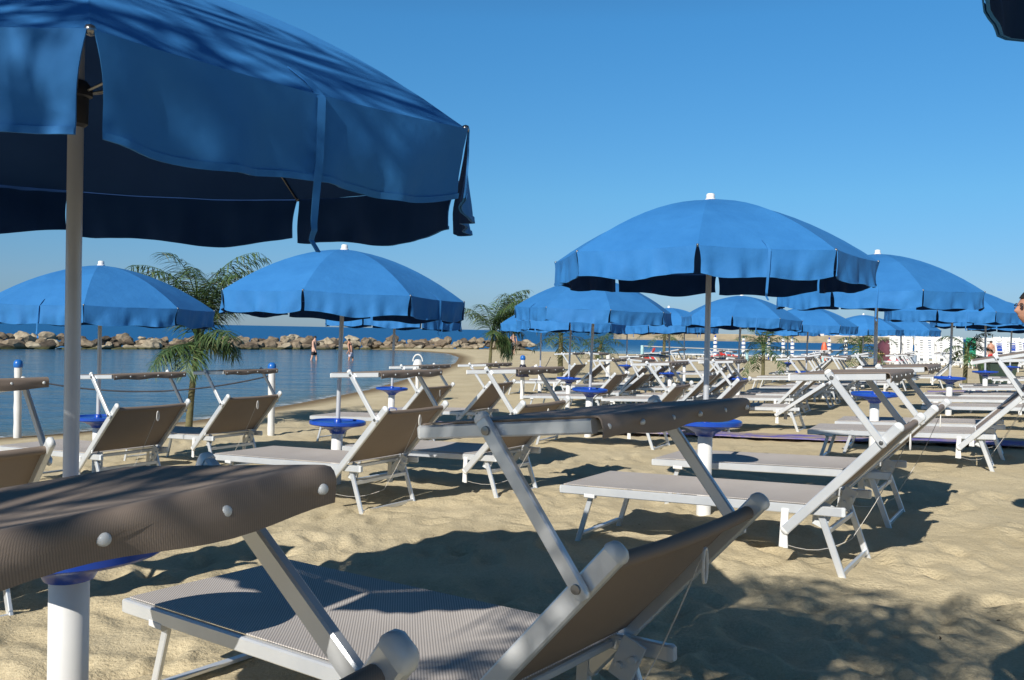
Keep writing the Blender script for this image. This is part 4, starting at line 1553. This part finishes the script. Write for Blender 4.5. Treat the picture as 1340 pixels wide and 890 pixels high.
def person(x, y, z, yaw, label, h=1.72, stride=0.12, lean=0.0, arm=0.15, skin='skin', garment='dark_shorts', garment_kind='swim_shorts', bend=0.0, long_skirt=False, top=None, hair=True):
    """stands facing local +x"""
    k = h / 1.72
    T = [(0, 0, 0.93), (lean * 0.35, 0, 1.12), (lean * 0.8, 0, 1.33), (lean + 0.01, 0, 1.45), (lean + 0.03, 0, 1.53), (lean + 0.05, 0, 1.60), (lean + 0.045, 0, 1.68)]
    Rr = [(0.105, 0.15), (0.095, 0.135), (0.11, 0.165), (0.07, 0.12), 0.055, (0.085, 0.072), (0.075, 0.068)]
    V = list(T)
    E = [(i, i + 1) for i in range(6)]
    for s in (-1, 1):
        st = s * stride
        b0 = len(V)
        V += [(0.01, s * 0.09, 0.86), (st * 0.55 + 0.03, s * 0.095, 0.50), (st - 0.02 - abs(min(0, st)) * 0.2, s * 0.095, 0.08), (st + 0.13, s * 0.105, 0.03)]
        Rr += [(0.095, 0.09), 0.06, 0.04, 0.035]
        E += [(0, b0), (b0, b0 + 1), (b0 + 1, b0 + 2), (b0 + 2, b0 + 3)]
        a0 = len(V)
        ax = -s * arm
        V += [(lean + 0.0, s * 0.185, 1.39), (lean + ax * 0.5, s * 0.225, 1.12), (lean + ax + 0.06, s * 0.225, 0.89), (lean + ax + 0.10, s * 0.215, 0.80)]
        Rr += [0.058, 0.042, 0.03, (0.032, 0.02)]
        E += [(3, a0), (a0, a0 + 1), (a0 + 1, a0 + 2), (a0 + 2, a0 + 3)]
    V = [tuple(c * k for c in v) for v in V]
    Rr = [tuple(q * k for q in r_) if isinstance(r_, tuple) else r_ * k for r_ in Rr]
    o = ob('person', skin_mesh('person', V, E, Rr, skin), None, (x, y, z), R(yaw))
    tag(o, label, 'person')
    gv = [(0, 0, 0.98), (0.0, 0, 0.90)]
    gr = [(0.118, 0.165), (0.125, 0.165)]
    ge = [(0, 1)]
    if long_skirt:
        gv += [(0.01, 0, 0.75), (0.02, 0, 0.58)]
        gr += [(0.13, 0.175), (0.14, 0.18)]
        ge += [(1, 2), (2, 3)]
    else:
        for s in (-1, 1):
            st = s * stride
            n = len(gv)
            gv += [(0.012, s * 0.09, 0.84), (st * 0.35 + 0.02, s * 0.095, 0.62)]
            gr += [0.108, 0.092]
            ge += [(1, n), (n, n + 1)]
    gv = [tuple(c * k for c in v) for v in gv]
    gr = [tuple(q * k for q in r_) if isinstance(r_, tuple) else r_ * k for r_ in gr]
    ob(garment_kind, skin_mesh(garment_kind, gv, ge, gr, garment), o)
    if top:
        tv = [(lean * 0.7, 0, 1.27 * k), (lean * 0.85, 0, 1.35 * k)]
        ob('bikini_top', skin_mesh('bikini_top', tv, [(0, 1)], [(0.115, 0.17), (0.11, 0.168)], top), o)
    if hair:
        mb = MB()
        mb.lathe([(0.088, -0.01), (0.092, 0.03), (0.075, 0.075), (0.04, 0.098), (0.0, 0.105)], 14, ((lean + 0.03) * k, 0, 1.63 * k))
        ob('hair', mb.mesh('hair', 'dark_hair', 60), o)
    return o


d = 50.0
person((411 - 670) / 1150 * d, d, WATER_Z - 0.36, -15, 'wading man in dark trunks, left of two bathers in the lagoon', 1.74, 0.16, 0.03, 0.12, 'skin_pale')
person((456 - 670) / 1150 * d, d + 1, WATER_Z - 0.42, 160, 'wading bather in pale trunks bending forward, right of two in the lagoon', 1.66, 0.12, 0.14, 0.2, 'skin', 'white_cloth')
d = 66.0
person((672 - 670) / 1150 * d, d, gz(0.1, d), 80, 'person in a pale skirt walking on the sand by the end of the breakwater', 1.68, 0.2, 0.03, 0.1, 'skin_pale', 'white_cloth', 'skirt', long_skirt=True)
d = 57.0
person((1297 - 670) / 1150 * d, d, gz(31, d), 80, 'man in red shorts standing with his back to us before the upright white sunbeds', 1.74, 0.03, 0.0, 0.02, 'skin', 'red_shorts')


# the man whose face comes in at the right edge
def face_man():
    import bmesh
    h0 = Vector((3.275, 5.52, 1.625))                 # head centre
    zg = gz(3.5, 5.5)
    # body, facing -x
    V = [(0.16, 0, 0.93), (0.15, 0, 1.12), (0.13, 0, 1.32), (0.10, 0, 1.43), (0.055, 0, 1.50), (0.03, 0, 1.57)]
    Rr = [(0.11, 0.16), (0.11, 0.15), (0.12, 0.17), (0.075, 0.13), 0.056, 0.056]
    E = [(i, i + 1) for i in range(5)]
    for s in (-1, 1):
        b0 = len(V)
        V += [(0.16, s * 0.09, 0.86), (0.14, s * 0.1, 0.50), (0.17, s * 0.1, 0.08), (0.03, s * 0.11, 0.03)]
        Rr += [(0.095, 0.09), 0.062, 0.042, 0.036]
        E += [(0, b0), (b0, b0 + 1), (b0 + 1, b0 + 2), (b0 + 2, b0 + 3)]
        a0 = len(V)
        V += [(0.11, s * 0.19, 1.38), (0.16, s * 0.23, 1.10), (0.11, s * 0.23, 0.86), (0.08, s * 0.22, 0.78)]
        Rr += [0.06, 0.044, 0.032, (0.034, 0.02)]
        E += [(3, a0), (a0, a0 + 1), (a0 + 1, a0 + 2), (a0 + 2, a0 + 3)]
    body = skin_mesh('person', V, E, Rr, 'skin')
    bm = bmesh.new()
    bm.from_mesh(body)
    base = Vector((h0.x, h0.y, zg))
    # head as a shaped sphere, nose towards -x
    g = bmesh.ops.create_uvsphere(bm, u_segments=48, v_segments=40, radius=1.0)
    hz = 1.625
    for v in g['verts']:
        p = v.co.copy()
        x, y, z = p
        front = max(0.0, -x)
        q = Vector((x * 0.096, y * 0.074, z * 0.115))
        if z < 0:                                    # jaw narrows, chin forward
            q.y *= 1 - 0.30 * (-z) ** 1.5
            if x > 0:
                q.x *= 1 - 0.35 * (-z)
            q.x -= 0.016 * front * (-z)
        q.x += 0.010 * max(0, z) * front             # forehead slopes back
        az = math.atan2(y, -x)
        nose = math.exp(-(az / 0.17) ** 2) * front
        q.x -= 0.024 * nose * math.exp(-((z + 0.20) / 0.13) ** 2) + 0.012 * nose * math.exp(-((z + 0.02) / 0.14) ** 2)
        q.x -= 0.006 * front * math.exp(-((z - 0.20) / 0.09) ** 2) * math.exp(-(az / 0.6) ** 2)
        for s in (-1, 1):
            q.x += 0.010 * math.exp(-((az - s * 0.40) / 0.2) ** 2) * math.exp(-((z - 0.06) / 0.10) ** 2) * front
        q.x -= 0.008 * front * math.exp(-((z + 0.48) / 0.06) ** 2) * math.exp(-(az / 0.4) ** 2)
        q.x -= 0.007 * front * math.exp(-((z + 0.62) / 0.05) ** 2) * math.exp(-(az / 0.35) ** 2)
        q.x -= 0.010 * front * math.exp(-((z + 0.86) / 0.10) ** 2) * math.exp(-(az / 0.35) ** 2)
        v.co = q + Vector((0, 0, hz))
    for s in (-1, 1):
        g = bmesh.ops.create_uvsphere(bm, u_segments=12, v_segments=10, radius=1.0)
        for v in g['verts']:
            v.co = Vector((0.012 + v.co.x * 0.018, s * 0.077 + v.co.y * 0.009, hz + v.co.z * 0.032))
    me = bpy.data.meshes.new('person')
    bm.to_mesh(me)
    bm.free()
    o = bpy.data.objects.new('person', me)
    COL.objects.link(o)
    md = o.modifiers.new('r', 'REMESH')
    md.mode = 'VOXEL'
    md.voxel_size = 0.006
    md.use_smooth_shade = True
    sm = o.modifiers.new('s', 'SMOOTH')
    sm.iterations = 2
    dg = bpy.context.evaluated_depsgraph_get()
    nm = bpy.data.meshes.new_from_object(o.evaluated_get(dg))
    bpy.data.objects.remove(o)
    nm.materials.clear()
    nm.materials.append(MATS['skin'])
    nm.polygons.foreach_set('use_smooth', [True] * len(nm.polygons))
    p = ob('person', nm, None, base, R(-6))
    tag(p, 'man in dark glasses whose face comes in at the right edge', 'person')
    # hair: cap over the skull with a hairline above the brow
    bm = bmesh.new()
    bmesh.ops.create_uvsphere(bm, u_segments=48, v_segments=32, radius=1.0)
    kill = []
    for v in bm.verts:
        x, y, z = v.co
        line = 0.42 if x < -0.55 else (0.42 - (x + 0.55) * 1.15 if x < 0.25 else -0.5)
        if z < line - 0.02:
            kill.append(v)
        wob = 0.004 * noise.noise(Vector((x * 9, y * 9, z * 9)))
        v.co = Vector((x * (0.104 + wob) + 0.010 * max(0, z) * max(0, -x), y * (0.083 + wob), z * (0.124 + wob) + hz))
    bmesh.ops.delete(bm, geom=kill, context='VERTS')
    hm = bpy.data.meshes.new('hair')
    bm.to_mesh(hm)
    bm.free()
    hm.materials.append(MATS['dark_hair'])
    hm.polygons.foreach_set('use_smooth', [True] * len(hm.polygons))
    ob('hair', hm, p)
    mb = MB()
    for s in (-1, 1):
        c = Vector((-0.093, s * 0.034, hz + 0.008))
        mb.tube([c + Vector((0.006 * abs(math.sin(t * 0.5)) * 0, 0.024 * math.cos(t), 0.018 * math.sin(t))) for t in [i * 2 * math.pi / 18 for i in range(19)]], 0.0025, 6)
        mb.tube([c + Vector((0, s * 0.026, 0.006)), Vector((-0.05, s * 0.083, hz + 0.016)), Vector((0.03, s * 0.086, hz + 0.012))], 0.0025, 6)
    mb.tube([Vector((-0.094, -0.010, hz + 0.012)), Vector((-0.112, 0, hz + 0.014)), Vector((-0.094, 0.010, hz + 0.012))], 0.0024, 6)
    gl = ob('glasses', mb.mesh('glasses', 'black_frame', 60), p)
    for s in (-1, 1):
        mb = MB()
        mb.lathe([(0.0, -0.001), (0.018, -0.0008), (0.018, 0.0008), (0.0, 0.001)], 18, (-0.093, s * 0.034, hz + 0.008), 'X')
        ob('lens', mb.mesh('lens', 'lens', 40), gl)
    gv = [(0.16, 0, 0.98), (0.16, 0, 0.90)]
    gr = [(0.125, 0.17), (0.13, 0.17)]
    ge = [(0, 1)]
    for s in (-1, 1):
        n = len(gv)
        gv += [(0.16, s * 0.09, 0.84), (0.15, s * 0.1, 0.60)]
        gr += [0.11, 0.095]
        ge += [(1, n), (n, n + 1)]
    ob('swim_shorts', skin_mesh('swim_shorts', gv, ge, gr, 'dark_shorts'), p)


face_man()
